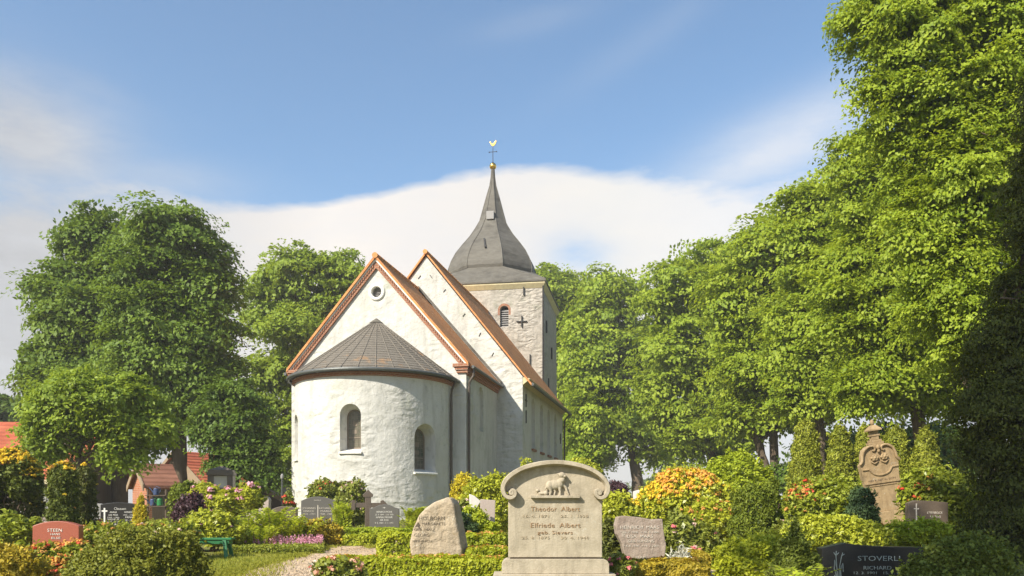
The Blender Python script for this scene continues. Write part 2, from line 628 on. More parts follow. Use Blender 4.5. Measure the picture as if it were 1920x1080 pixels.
M['marble'] = mottled('white_marble', (.55, .50, .46), (.66, .62, .58), .6, 4, None, 1, .5, .7, .15, 20, .01, .4)
M['pale_granite'] = mottled('pale_pink_granite', (.36, .29, .25), (.46, .38, .33), .7, 40, None, 1, .5, .7, .2, 40, .008, .35)
M['ink_white'] = plain('white_lettering', (.78, .75, .68), .6)
M['ink_grey'] = plain('silver_lettering', (.34, .38, .36), .45)
M['ink_rust'] = plain('rusty_lettering', (.33, .20, .10), .7)
M['ink_faint'] = plain('worn_lettering', (.46, .37, .25), .8)
M['ink_dark'] = plain('dark_lettering', (.085, .065, .045), .8)
M['ink_pale'] = plain('pale_lettering', (.62, .56, .48), .8)
M['bench'] = plain('green_bench_paint', (.03, .17, .06), .5)
M['blue'] = plain('blue_plastic', (.04, .065, .15), .45)
M['green_can'] = plain('green_plastic', (.03, .20, .06), .4)
M['bark'] = mottled('bark', (.10, .075, .055), (.17, .13, .095), .95, 6, None, 1, .5, .7, .9, 9, .06, .1, 0, (3, 3, .5))
M['twig'] = plain('brown_twigs', (.09, .06, .04), .9)
M['soil'] = mottled('soil', (.09, .062, .04), (.14, .10, .065), .95, 8, None, 1, .5, .7, .6, 20, .03, .1)
M['path'] = mottled('sandy_path', (.48, .345, .215), (.58, .44, .295), .95, 5, (.36, .25, .145), 1.1, .5, .7, .5, 40, .015, .1)
M['pebble'] = mottled('pebbles', (.22, .16, .11), (.55, .45, .34), .9, 9, None, 1, .5, .7, 0, 1, 0, .2)
M['lawn'] = mottled('mown_lawn', (.20, .21, .035), (.30, .27, .06), .95, 12, (.14, .19, .03), 1.5, .45, .65, .6, 60, .03, .1)

LEAF = {
    'linden': leaf_mat('linden_leaves', (.16, .25, .016), (.41, .49, .042), .42),
    'linden_far': leaf_mat('linden_leaves_far', (.165, .26, .018), (.41, .495, .045), .42),
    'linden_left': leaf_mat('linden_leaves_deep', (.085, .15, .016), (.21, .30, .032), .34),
    'light_tree': leaf_mat('pale_tree_leaves', (.165, .25, .022), (.34, .43, .048), .4),
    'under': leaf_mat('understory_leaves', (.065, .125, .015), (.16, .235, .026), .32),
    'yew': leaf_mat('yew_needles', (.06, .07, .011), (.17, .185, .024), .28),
    'hazy': leaf_mat('hazed_leaves', (.15, .20, .06), (.22, .28, .08), .3),  # distance haze put into the leaf colour
    'box': leaf_mat('boxwood_leaves', (.19, .25, .012), (.52, .54, .035), .33, .3),
    'box_amber': leaf_mat('amber_boxwood_leaves', (.24, .20, .02), (.55, .42, .04), .3, .3),
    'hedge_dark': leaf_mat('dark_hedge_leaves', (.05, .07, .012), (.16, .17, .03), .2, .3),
    'hedge_olive': leaf_mat('olive_hedge_needles', (.09, .11, .014), (.28, .285, .035), .25, .25),
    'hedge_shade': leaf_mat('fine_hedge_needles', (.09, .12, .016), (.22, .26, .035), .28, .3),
    'gold': leaf_mat('golden_leaves', (.36, .31, .01), (.66, .55, .04), .3, .3),
    'rhodo': leaf_mat('rhododendron_leaves', (.15, .20, .015), (.36, .40, .04), .28, .4, .4),
    'rhodo_light': leaf_mat('glossy_light_leaves', (.26, .30, .02), (.52, .54, .05), .3, .4, .4),
    'rose': leaf_mat('rose_leaves', (.11, .15, .02), (.30, .32, .05), .25, .4, .4),
    'fern': leaf_mat('fern_leaflets', (.24, .32, .015), (.50, .55, .045), .38, .3),
    'thuja': leaf_mat('thuja_sprays', (.15, .19, .018), (.38, .40, .045), .25, .25),
    'thuja_dark': leaf_mat('dark_thuja_sprays', (.055, .085, .014), (.17, .20, .03), .2, .25),
    'conifer_green': leaf_mat('green_conifer_sprays', (.08, .12, .012), (.22, .26, .025), .25, .25),
    'conifer_blue': leaf_mat('blue_green_needles', (.04, .075, .03), (.10, .15, .05), .15, .25),
    'purple': leaf_mat('purple_leaves', (.035, .015, .02), (.12, .06, .07), .2, .4),
    'bright': leaf_mat('bright_leaves', (.22, .30, .012), (.46, .52, .04), .35, .3),
    'cover': leaf_mat('ground_cover_leaves', (.12, .16, .015), (.32, .34, .035), .3, .3),
    'red_leaf': leaf_mat('red_young_leaves', (.40, .07, .02), (.62, .22, .06), .3, .4),
    'silver': leaf_mat('silver_leaves', (.40, .40, .34), (.62, .60, .50), .2, .3),
    'grass': leaf_mat('grass_blades', (.20, .22, .02), (.36, .35, .05), .3, .2),
}


def petal(name, c1, c2):
    return leaf_mat(name, c1, c2, .25, .2, .7)


PET = {
    'orange': petal('orange_petals', (.74, .32, .05), (.80, .52, .14)),
    'amber': petal('amber_petals', (.70, .44, .02), (.80, .62, .06)),
    'pink': petal('pink_petals', (.60, .24, .34), (.78, .48, .55)),
    'pale': petal('pale_pink_petals', (.70, .42, .38), (.80, .62, .55)),
    'rosepink': petal('rose_petals', (.72, .12, .16), (.80, .30, .30)),
    'salmon': petal('salmon_petals', (.75, .30, .20), (.80, .50, .38)),
    'red': petal('red_petals', (.60, .05, .03), (.75, .16, .08)),
    'tips': petal('young_red_shoots', (.55, .25, .06), (.70, .40, .12)),
    'lilac': petal('lilac_petals', (.56, .22, .35), (.74, .42, .50)),
}


# ------------------------------------------------------------------ leaves
def unit(v):
    return v / np.maximum(np.linalg.norm(v, axis=1, keepdims=True), 1e-9)


def leaf_mesh(name, pos, nrm, size, aspect=.6, axis=None, tint=None, fold=.18):
    """one small folded leaf at every position"""
    n = len(pos)
    nrm = unit(nrm)
    if axis is None:
        axis = rng.normal(size=(n, 3))
    a = unit(axis - nrm * np.sum(axis * nrm, 1, keepdims=True))
    b = np.cross(nrm, a)
    size = np.broadcast_to(np.asarray(size, float), (n,))[:, None]
    V = np.empty((n, 4, 3))
    V[:, 0] = pos - a * size * .5
    V[:, 1] = pos + b * size * .5 * aspect + nrm * size * fold * .5
    V[:, 2] = pos + a * size * .5 - nrm * size * fold * .6
    V[:, 3] = pos - b * size * .5 * aspect + nrm * size * fold * .5
    me = bpy.data.meshes.new(name)
    me.vertices.add(n * 4)
    me.vertices.foreach_set('co', V.reshape(-1).astype(np.float32))
    me.loops.add(n * 4)
    me.loops.foreach_set('vertex_index', np.arange(n * 4, dtype=np.int32))
    me.polygons.add(n)
    me.polygons.foreach_set('loop_start', np.arange(0, n * 4, 4, dtype=np.int32))
    me.update(calc_edges=True)
    if tint is None:
        tint = rng.random(n)
    tc = np.repeat(np.clip(tint, 0, 1), 4)
    col = np.stack([tc, tc, tc, np.ones_like(tc)], 1)
    at_ = me.color_attributes.new('tint', 'FLOAT_COLOR', 'POINT')
    at_.data.foreach_set('color', col.reshape(-1).astype(np.float32))
    return me


def sphere_dirs(n):
    return unit(rng.normal(size=(n, 3)))


def lobes_from_px(lobes, Y, depth=1.0):
    """(px, py, rx, ry[, dY]) -> centres and radii in metres"""
    C, Rr = [], []
    for L in lobes:
        px, py, rx, ry = L[:4]
        y = Y + (L[4] if len(L) > 4 else 0)
        C.append(at(px, py, y))
        Rr.append((rx * y / F, rx * y / F * depth, ry * y / F))
    return np.array(C), np.array(Rr)


def surface_points(C, Rr, n, inside=.86, front_bias=True):
    """points on the outside of a union of ellipsoids, with outward directions"""
    area = (Rr[:, 0] * Rr[:, 2] + Rr[:, 0] * Rr[:, 1] + Rr[:, 1] * Rr[:, 2])
    k = rng.choice(len(C), size=n * 3, p=area / area.sum())
    dd = sphere_dirs(n * 3)
    p = C[k] + dd * Rr[k]
    o = unit(dd / Rr[k])
    keep = np.ones(len(p), bool)
    for j in range(len(C)):
        q = np.sum(((p - C[j]) / Rr[j]) ** 2, 1)
        keep &= (q > inside ** 2) | (k == j)
    if front_bias:                     # fewer leaves at the back, where nobody looks
        keep &= (o[:, 1] < .25) | (rng.random(len(p)) < .35)
    idx = np.nonzero(keep)[0][:n]
    return p[idx], o[idx], k[idx]


def sublobes(C, Rr, k=17, f=.34):
    """every lobe carries a dozen boughs of its own, so the outline is knobbly and dark gaps open between them"""
    c_, r_ = [], []
    for c, r in zip(C, Rr):
        ds = []
        for _ in range(k):
            best, bd = None, -1
            for q in sphere_dirs(8):
                m_ = min([float(np.linalg.norm(q - e)) for e in ds] or [1])
                if m_ > bd:
                    best, bd = q, m_
            ds.append(best)
        for q in ds:
            s_ = rng.uniform(.55, 1.35)
            c_.append(c + q * r * (.92 - .22 * s_ + rng.normal() * .05))
            r_.append(r * f * s_ * np.array([1.15, 1.15, .66]))
        c_.append(c); r_.append(r * .55)
    return np.array(c_), np.array(r_)


def crown_mesh(name, C, Rr, nclump, per, leaf, clump, up=.75, droop=.35, inner=.6, aspect=.62, jit=.40, front_bias=True):
    """foliage as many flattish sprays of leaves, hung round the lobes like the shelves of a lime tree"""
    C0, R0 = C, Rr
    C, Rr = sublobes(C, Rr)
    p, o, k = surface_points(C, Rr, int(nclump * .88), .80, front_bias=front_bias)
    n = len(p)
    depth = np.abs(rng.normal(size=n)) * inner
    depth[rng.random(n) < .2] *= -.5                       # a few sprays stick out
    p = p - o * (depth[:, None] * Rr[k].mean(1, keepdims=True))
    cs = clump * rng.uniform(.45, 1.5, n)
    # spray frame: outward (horizontal), side, up tilted outward
    oh = o.copy(); oh[:, 2] *= .3
    oh = unit(oh + rng.normal(size=(n, 3)) * .25)
    oh[:, 2] = -droop * rng.uniform(.3, 1.3, n) + o[:, 2] * .45
    oh = unit(oh)
    side = unit(np.cross(oh, np.array([0, 0, 1.0])[None]))
    upv = unit(np.cross(side, oh))
    per = int(per * 1.55); leaf = leaf * .8
    m = n * per
    r_ = np.sqrt(rng.random(m)); th = rng.random(m) * 2 * np.pi
    lu = r_ * np.cos(th); ls = r_ * np.sin(th) * .8
    ln = rng.normal(size=m) * .085 - .36 * r_ ** 2
    K = np.repeat(np.arange(n), per)
    P = p[K] + (oh[K] * lu[:, None] + side[K] * ls[:, None] + upv[K] * ln[:, None]) * cs[K][:, None]
    N = upv[K] * up + o[K] * .45 + oh[K] * (lu * .3)[:, None] + rng.normal(size=(m, 3)) * jit
    N[:, 2] = np.abs(N[:, 2]) * .9 + .1 * N[:, 2]
    ax = oh[K] + rng.normal(size=(m, 3)) * .5
    tint = np.clip(.45 * rng.random(n)[K] + .55 * rng.random(m), 0, 1)
    return leaf_mesh(name, P, N, leaf * rng.uniform(.65, 1.3, m), aspect, ax, tint)


def branch_mb(mb, p0, p1, r0, r1, n=6, wob=.12, seg=8):
    p0, p1 = Vector(p0), Vector(p1)
    L = (p1 - p0).length
    pts, rs = [], []
    for i in range(n + 1):
        t = i / n
        q = p0.lerp(p1, t)
        if 0 < i:
            q += Vector((random.gauss(0, 1), random.gauss(0, 1), 0)) * wob * L * .12
        pts.append(q); rs.append(r0 + (r1 - r0) * t ** .8)
    mb.tube(pts, rs, seg)
    return pts


def tree(name, label, lobes, Y, trunk, mat, nclump, per, leaf, clump, group=None, depth=.9, base_py=None, limbs=7, extra_trunks=(), **kw):
    """trunk: list of (px, py, width px) from the foot upward"""
    C, Rr = lobes_from_px(lobes, Y, depth)
    f = at(trunk[0][0], trunk[0][1], Y)
    t = empty(name, (f.x, f.y, gz(f.x, f.y)), label, 'tree', group)
    mb = MB()
    for tr in (trunk,) + tuple(extra_trunks):
        pts = [at(a, b, Y) for a, b, _ in tr]
        rs = [c * Y / F * .5 for _, _, c in tr]
        if pts[0].z > gz(pts[0].x, Y) - .1:
            g = pts[0].copy(); g.z = gz(g.x, Y) - .15
            pts.insert(0, g); rs.insert(0, rs[0] * 1.25)
        # subdivide and add a little irregularity
        P, S = [], []
        for i in range(len(pts) - 1):
            for j in range(4):
                u = j / 4
                P.append(pts[i].lerp(pts[i + 1], u) + Vector((random.gauss(0, .02), random.gauss(0, .02), 0)) * (rs[i] * 2))
                S.append(rs[i] * (1 - u) + rs[i + 1] * u)
        P.append(pts[-1]); S.append(rs[-1])
        mb.tube(P, S, 10)
        # limbs towards the lobes
        order = list(range(len(C))); random.shuffle(order)
        for j in order[:limbs]:
            tgt = Vector(C[j])
            i0 = random.randint(len(P) // 2, len(P) - 1)
            s0 = P[i0]
            if tgt.z < s0.z - .5:
                tgt.z = s0.z + .3
            bp = branch_mb(mb, s0, tgt, S[i0] * .55, .04, 7, .5, 6)
            for _ in range(2):
                q = bp[random.randint(2, 5)]
                e = q + Vector((random.uniform(-1, 1), random.uniform(-1, .4), random.uniform(.1, .8))) * float(Rr[j][0]) * .8
                branch_mb(mb, q, e, S[i0] * .2, .02, 4, .6, 5)
    mb.build('trunk', M['bark'], t, True, smooth=True)
    me = crown_mesh('crown', C, Rr, nclump, per, leaf, clump, **kw)
    link('crown', me, LEAF[mat], t)
    return t


def sine_noise(p, freq, k=5):
    v = np.zeros(len(p))
    for _ in range(k):
        w_ = rng.normal(size=3) * freq
        v += np.sin(p @ w_ + rng.random() * 6.28)
    return v / k


def shrub(name, label, lobes, Y, mat, n, leaf, cat='shrub', group=None, up=.5, jit=.5, depth=.8, lump=.16, inner=.10, aspect=.55,
          stems=True, flowers=None, axis_up=.3, extra=None, ground=True, sprig=1.0):
    """compact bush: leaves on a lumpy union of ellipsoids; flowers: (material, count, size px, top only)"""
    C, Rr = lobes_from_px(lobes, Y, depth)
    cx = float(np.mean(C[:, 0]))
    zb = gz(cx, Y)
    t = empty(name, (cx, Y, zb), label, cat, group)
    p, o, k = surface_points(C, Rr, n)
    rr = Rr[k].mean(1, keepdims=True)
    f0 = 2.6 / float(np.mean(Rr))
    bump_ = sine_noise(p, f0) + .6 * sine_noise(p, f0 * 2.3)
    dep = np.abs(rng.normal(size=(len(p), 1))) * inner
    P = p + o * rr * (lump * bump_[:, None] - dep)
    if ground:
        keep = P[:, 2] > zb - .03
        P, o, k, bump_ = P[keep], o[keep], k[keep], bump_[keep]
    m = len(P)
    N = o * .75 + np.array([0, 0, up]) + rng.normal(size=(m, 3)) * jit
    ax = np.array([0, 0, axis_up]) + o * .4 + rng.normal(size=(m, 3)) * .5
    tint = np.clip(rng.random(m) * .8 + bump_ * .35 + .1, 0, 1)
    lf = leaf * Y / F
    ns_ = int(m / 34 * sprig)
    if ns_:                                   # shoots that stand out of the surface
        sel = rng.choice(m, ns_)
        nl_ = 11
        dirs = unit(o[sel] * .7 + np.array([0, 0, .45 + .5 * axis_up]) + rng.normal(size=(ns_, 3)) * .35)
        ln_ = (rr.mean() * .30 * sprig) * rng.uniform(.3, 1.25, ns_)
        q_ = np.repeat(np.arange(ns_), nl_)
        tt_ = np.tile(np.linspace(.0, 1, nl_), ns_)
        P2 = P[sel][q_] + dirs[q_] * (ln_[q_] * tt_)[:, None] + rng.normal(size=(len(q_), 3)) * lf * .35
        N2 = rng.normal(size=(len(q_), 3)) * .6 + np.array([0, -.2, .7])
        A2 = dirs[q_] + rng.normal(size=(len(q_), 3)) * .55
        P = np.vstack([P, P2]); N = np.vstack([N, N2]); ax = np.vstack([ax, A2]); tint = np.concatenate([tint, np.clip(rng.random(len(q_)) * .7 + .3, 0, 1)])
        m = len(P)
    link('foliage', leaf_mesh('foliage', P, N, lf * rng.uniform(.6, 1.35, m), aspect, ax, tint), LEAF[mat], t)
    if stems:
        mb = MB()
        for _ in range(6):
            j = random.randrange(len(C))
            branch_mb(mb, (cx + random.gauss(0, .05), Y + random.gauss(0, .05), zb - .05), Vector(C[j]) + Vector((random.gauss(0, .1), 0, 0)), .025, .008, 4, .4, 5)
        mb.build('stems', M['twig'], t, True)
    for fl in (flowers or ()):
        pm, cnt, sz, top = fl[:4]
        blossoms(t, C, Rr, pm, cnt, sz * Y / F, top, zone=fl[4] if len(fl) > 4 else None, Y=Y)
    return t


def blossoms(parent, C, Rr, pm, cnt, size, top=.2, zone=None, Y=10, name='blossoms'):
    """clusters of petals standing on the leaves"""
    p, o, k = surface_points(C, Rr, cnt * 8)
    sel = (o[:, 2] > top) & (o[:, 1] < .35)
    if zone:
        a, b, c_, d_ = zone
        px = 960 + p[:, 0] / p[:, 1] * F; py = HZ - (p[:, 2] - EYE) / p[:, 1] * F
        sel &= (px > a) & (px < c_) & (py > b) & (py < d_)
    p, o = p[sel][:cnt], o[sel][:cnt]
    if not len(p):
        return
    per = 14
    K = np.repeat(np.arange(len(p)), per)
    dd = sphere_dirs(len(K)); dd[:, 2] = np.abs(dd[:, 2])
    sc_ = (size * rng.uniform(.45, 1.15, len(p)))[K][:, None]
    P = p[K] + o[K] * sc_ * .35 + dd * sc_ * .42 * rng.uniform(.5, 1.3, (len(K), 1))
    N = dd + o[K] * .4 + rng.normal(size=dd.shape) * .4
    me = leaf_mesh(name, P, N, sc_[:, 0] * .5 * rng.uniform(.6, 1.3, len(K)), .7, None, rng.random(len(K)))
    link(name, me, PET[pm], parent)


def box_hedge(name, label, x0, x1, ytop, Y0, Y1, mat, n, leaf, group=None, cat='hedge', tips=None, rnd=.10, flowers=None):
    """clipped hedge: px x-range and top row at its front edge, depth range Y0..Y1"""
    a, b = at(x0, ytop, Y0), at(x1, ytop, Y0)
    X0, X1, top = a.x, b.x, a.z
    zb = gz(0, Y0)
    t = empty(name, ((X0 + X1) / 2, (Y0 + Y1) / 2, zb), label, cat, group)
    L, D, Hh = X1 - X0, Y1 - Y0, top - zb
    areas = np.array([L * D, L * Hh, D * Hh, D * Hh, L * Hh * .3])
    f = rng.choice(5, n, p=areas / areas.sum())
    u, v = rng.random(n), rng.random(n)
    P = np.empty((n, 3)); O = np.zeros((n, 3))
    P[:, 0] = X0 + u * L; P[:, 1] = Y0 + v * D; P[:, 2] = top; O[:, 2] = 1
    s = f == 1; P[s, 1] = Y0; P[s, 2] = zb + v[s] * Hh; O[s] = (0, -1, 0)
    s = f == 2; P[s, 0] = X0; P[s, 1] = Y0 + u[s] * D; P[s, 2] = zb + v[s] * Hh; O[s] = (-1, 0, 0)
    s = f == 3; P[s, 0] = X1; P[s, 1] = Y0 + u[s] * D; P[s, 2] = zb + v[s] * Hh; O[s] = (1, 0, 0)
    s = f == 4; P[s, 1] = Y1; P[s, 2] = zb + v[s] * Hh; O[s] = (0, 1, 0)
    c = np.array([(X0 + X1) / 2, (Y0 + Y1) / 2, zb + Hh * .5])
    # round the edges
    q = (P - c) / np.array([L / 2, D / 2, Hh / 2])
    over = np.maximum(np.abs(q) - .75, 0)
    P -= np.sign(q) * np.array([1, 1, 1]) * (np.sum(over, 1, keepdims=True) - np.max(over, 1, keepdims=True)) * rnd * min(D, Hh) * 2
    bump_ = sine_noise(P, 9) + .6 * sine_noise(P, 22)
    P += O * (bump_[:, None] * .045 - np.abs(rng.normal(size=(n, 1))) * .035)
    N = O * .8 + np.array([0, 0, .45]) + rng.normal(size=(n, 3)) * .5
    ax = O * .5 + np.array([0, 0, .5]) + rng.normal(size=(n, 3)) * .5
    lf = leaf * Y0 / F
    link('foliage', leaf_mesh('foliage', P, N, lf * rng.uniform(.6, 1.3, n), .6, ax, np.clip(rng.random(n) * .8 + bump_ * .3 + .1, 0, 1)), LEAF[mat], t)
    if tips:
        pm, cnt = tips
        s = np.nonzero(O[:, 2] > .5)[0][:cnt]
        if len(s):
            link('leaves', leaf_mesh('leaves', P[s] + np.array([0, 0, .02]), N[s], lf * 1.1, .6, ax[s]), PET[pm], t)
    return t


def fern(name, label, px, Y, height, spread, nf, leaf=.11, mat='fern', group=None, base_spread=.15, upright=.0):
    """arching fronds with paired leaflets"""
    X = (px - 960) / F * Y
    zb = gz(X, Y)
    t = empty(name, (X, Y, zb), label, 'fern', group)
    P, N, A = [], [], []
    mb = MB()
    for i in range(nf):
        th = random.uniform(0, 2 * math.pi)
        h = height * random.uniform(.7, 1.1)
        s = spread * random.uniform(.35, 1.0) * (1 - upright)
        d = Vector((math.cos(th), math.sin(th), 0))
        b0 = Vector((X + random.uniform(-1, 1) * base_spread, Y + random.uniform(-1, 1) * base_spread * .6, zb))
        pts = []
        ns = 13
        for j in range(ns + 1):
            u = j / ns
            pts.append(b0 + d * s * (u ** 1.5) + Vector((0, 0, h * (1.55 * u - .55 * u ** 2.6) * .98)))
        mb.tube(pts[::3] + [pts[-1]], .004, 4)
        for j in range(1, ns):
            u = j / ns
            tg = (pts[j + 1] - pts[j - 1]).normalized()
            sd = tg.cross(Vector((0, 0, 1)))
            if sd.length < .05:
                sd = Vector((d.y, -d.x, 0))
            sd.normalize()
            nn = sd.cross(tg)
            l_ = leaf * math.sin(math.pi * min(1, .18 + u * .85)) + .01
            for sg in (-1, 1):
                P.append(pts[j] + sd * sg * l_ * .5); N.append(nn + Vector((random.gauss(0, .2), random.gauss(0, .2), random.gauss(0, .2)))); A.append((sd * sg + tg * .45) * 1)
    P, N, A = (np.array([tuple(q) for q in z]) for z in (P, N, A))
    sz = leaf * rng.uniform(.8, 1.15, len(P))
    link('fronds', leaf_mesh('fronds', P, N, sz, .38, A, rng.random(len(P)), .05), LEAF[mat], t)
    mb.build('stalks', M['twig'], t, True)
    return t


# ================================================================== SETTING
def sheet(name, xs, ys, zf, mat, kind='structure'):
    nx, ny = len(xs), len(ys)
    v = [(x, y, zf(x, y)) for y in ys for x in xs]
    f = [(j * nx + i, j * nx + i + 1, (j + 1) * nx + i + 1, (j + 1) * nx + i) for j in range(ny - 1) for i in range(nx - 1)]
    me = bpy.data.meshes.new(name)
    me.from_pydata(v, [], f)
    me.polygons.foreach_set('use_smooth', [True] * len(f))
    o = link(name, me, mat)
    return tag(o, kind=kind)


m_, t_, p_, _o = mat_base('churchyard_ground')
v_ = t_.n('ShaderNodeTexCoord').outputs['Object']
c_ = t_.mix(t_.ramp(t_.noise(v_, 1.3, 6, .65), [(.4, 0), (.6, 1)]), (.16, .115, .07), (.15, .17, .03))
c_ = t_.mix(t_.ramp(t_.noise(v_, .11, 4, .6), [(.45, 0), (.6, .8)]), c_, (.20, .22, .05))
t_.l(c_, p_.inputs['Base Color']); p_.inputs['Roughness'].default_value = .95; p_.inputs['Specular IOR Level'].default_value = .1
b_ = t_.n('ShaderNodeBump'); b_.inputs['Strength'].default_value = .6; b_.inputs['Distance'].default_value = .04
t_.l(t_.noise(v_, 12, 6, .6), b_.inputs['Height']); t_.l(b_.outputs[0], p_.inputs['Normal'])
xs = [-600, -350, -200, -100] + list(range(-60, 61, 4)) + [100, 200, 350, 600]
ys = [-100, -60, -20] + list(range(-8, 140, 2)) + [150, 180, 230, 300, 500, 900]
tag(sheet('ground', xs, ys, gz, m_), kind='structure')


def strip(name, left, right, mat, lift, n=10, wob=0.0):
    """sheet on the ground between two outlines given as photo points"""
    def res(pl):
        w3 = [ground_at(*p) for p in pl]
        outp = []
        for i in range(len(w3) - 1):
            for j in range(n):
                outp.append(w3[i].lerp(w3[i + 1], j / n))
        outp.append(w3[-1])
        return outp
    A, B = res(left), res(right)
    nc = 8
    v, f = [], []
    for i, (a, b) in enumerate(zip(A, B)):
        for k in range(nc + 1):
            q = a.lerp(b, k / nc)
            e = 1 if k in (0, nc) else 0
            q.x += random.gauss(0, wob) * e; q.y += random.gauss(0, wob) * e
            v.append((q.x, q.y, gz(q.x, q.y) + lift))
    w_ = nc + 1
    for i in range(len(A) - 1):
        for k in range(nc):
            f.append((i * w_ + k, i * w_ + k + 1, (i + 1) * w_ + k + 1, (i + 1) * w_ + k))
    me = bpy.data.meshes.new(name)
    me.from_pydata(v, [], f)
    me.polygons.foreach_set('use_smooth', [True] * len(f))
    return tag(link(name, me, mat), kind='structure')


strip('lawn', [(330, 1110), (380, 1050), (470, 1037), (560, 1031), (600, 1030)], [(520, 1110), (545, 1060), (575, 1046), (610, 1036), (640, 1028)], M['lawn'], .012, wob=.03)
strip('path', [(410, 1110), (480, 1066), (560, 1046), (610, 1029), (665, 1013), (712, 1007)],
      [(760, 1110), (770, 1066), (760, 1046), (745, 1029), (760, 1013), (800, 1007)], M['path'], .02, wob=.03)
strip('side_path', [(1240, 1095), (1300, 1062), (1330, 1046)], [(1480, 1095), (1440, 1062), (1420, 1046)], M['path'], .02, wob=.02)

# short grass on the lawn and low plants covering the soil between the graves
gp = []
for _ in range(9000):
    px, py = random.uniform(385, 640), random.uniform(1030, 1085)
    l_, r_ = 385 + max(0, 1045 - py) * 3, 560 - (py - 1035) * .9 + max(0, 1036 - py) * 10
    if l_ < px < r_ + random.gauss(0, 12):
        gp.append(ground_at(px, py))
gp = np.array(gp)
ax_ = np.tile([0, 0, 1.0], (len(gp), 1)) + rng.normal(size=gp.shape) * .35
o_ = link('grass', leaf_mesh('grass', gp + [0, 0, .03], rng.normal(size=gp.shape) * [1, 1, .2], rng.uniform(.04, .09, len(gp)), .16, ax_), LEAF['grass'])
tag(o_, 'short mown grass on the small lawn beside the sandy path', 'grass', kind='stuff')

gp = []
for px0, py0, px1, py1 in ((410, 1080, 480, 1064), (480, 1064, 560, 1045), (560, 1045, 610, 1028), (610, 1028, 665, 1013), (690, 1018, 705, 1030)):
    for _ in range(220):
        u = random.random()
        g = ground_at(px0 + (px1 - px0) * u + random.gauss(0, 9), py0 + (py1 - py0) * u + random.gauss(0, 1.5))
        for _ in range(5):
            gp.append((g.x + random.gauss(0, .03), g.y + random.gauss(0, .03), gz(g.x, g.y) + .04))
gp = np.array(gp)
ax_ = np.tile([0, 0, 1.0], (len(gp), 1)) + rng.normal(size=gp.shape) * .5
o_ = link('path_edge_weeds', leaf_mesh('path_edge_weeds', gp, rng.normal(size=gp.shape) * [1, 1, .4], rng.uniform(.04, .10, len(gp)), .22, ax_), LEAF['grass'])
tag(o_, 'weeds and grass tufts along the edge of the sandy path', 'grass', kind='stuff')
gp = []
while len(gp) < 5000:
    px, py = random.uniform(420, 790), random.uniform(1008, 1085)
    l_ = np.interp(py, [1008, 1029, 1046, 1066, 1110], [705, 605, 555, 475, 405])
    if px > l_ + 4:
        g = ground_at(px, py)
        gp.append((g.x, g.y, gz(g.x, g.y) + .024))
gp = np.array(gp)
o_ = link('gravel', leaf_mesh('gravel', gp, rng.normal(size=gp.shape) * .35 + [0, 0, 1], rng.uniform(.012, .04, len(gp)), .8, None, None, -.5), M['pebble'])
tag(o_, 'loose pebbles and grit scattered on the sandy path', 'gravel', kind='stuff')
gp = []
while len(gp) < 60000:
    y = 10.5 + 26 * random.random() ** .8
    x = random.uniform(-.72, .72) * y
    px = 960 + x / y * F
    py = HZ - (gz(x, y) - EYE) / y * F
    if 340 < px < 800 and 1006 < py < 1100:      # lawn and path stay free
        continue
    if 1290 < px < 1430 and py > 1040:
        continue
    gp.append((x, y, gz(x, y)))
gp = np.array(gp)
h_ = .10 + .09 * sine_noise(gp, 1.2)
gp[:, 2] += rng.random(len(gp)) * np.clip(h_, .03, .3)
o_ = link('ground_cover', leaf_mesh('ground_cover', gp, rng.normal(size=gp.shape) * .6 + [0, -.2, 1], rng.uniform(.04, .10, len(gp)), .5), LEAF['cover'])
tag(o_, 'low green ground cover growing between the graves', 'ground cover', kind='stuff')

# ================================================================== CHURCH
TH = R(-12.3)
CH = empty('church', (-5.84, 35.95, 0), 'white village church with round apse, orange roofs and a dark curved spire', 'church', rz=TH)


def cp(name, mb, mat, parent=CH, **kw):
    return mb.build(name, M[mat] if isinstance(mat, str) else mat, parent, False, **kw)


def arch_poly(w, z0, z1, n=10):
    r = w / 2
    zc = z1 - r
    return [(-r, z0), (r, z0)] + [(r * math.cos(math.pi * i / n), zc + r * math.sin(math.pi * i / n)) for i in range(n + 1)]


def subdiv(o, level_len=.5):
    return o


# --- chancel
PKC, EVC = 11.75, 7.15
ch_w = cp('wall', MB().prism([(-4, 0), (4, 0), (4, EVC), (0, PKC), (-4, EVC)], 0, 5.75), 'plaster')
cut(ch_w, [MB().prism([(p + 2.5, q) for p, q in arch_poly(.85, 4.7, 6.7)], 3.86, 4.3, 'x'),
           MB().lathe([(.24, -.1), (.24, .5)], 20, M=Matrix.Translation((0, -.1, 10.55)) @ Matrix.Rotation(R(-90), 4, 'X'))])
ring = MB()
ring.lathe([(.25, -.005), (.25, .07), (.30, .09), (.40, .09), (.45, .05), (.45, -.02)], 28, M=Matrix.Translation((0, 0, 10.55)) @ Matrix.Rotation(R(90), 4, 'X'))
oc = MB()
for i in range(28):
    a0, a1 = 2 * math.pi * i / 28, 2 * math.pi * (i + 1) / 28
    prof = [(.23, .3), (.23, -.05), (.26, -.07), (.33, -.07), (.37, -.04), (.37, .02)]
    for j in range(len(prof) - 1):
        (r0, y0), (r1, y1) = prof[j], prof[j + 1]
        oc.add([(r0 * math.cos(a0), y0, 10.55 + r0 * math.sin(a0)), (r1 * math.cos(a0), y1, 10.55 + r1 * math.sin(a0)),
                (r1 * math.cos(a1), y1, 10.55 + r1 * math.sin(a1)), (r0 * math.cos(a1), y0, 10.55 + r0 * math.sin(a1))], [(0, 1, 2, 3)])
ocw = cp('oculus_window', oc, 'white', merge=.002)
lv = MB()
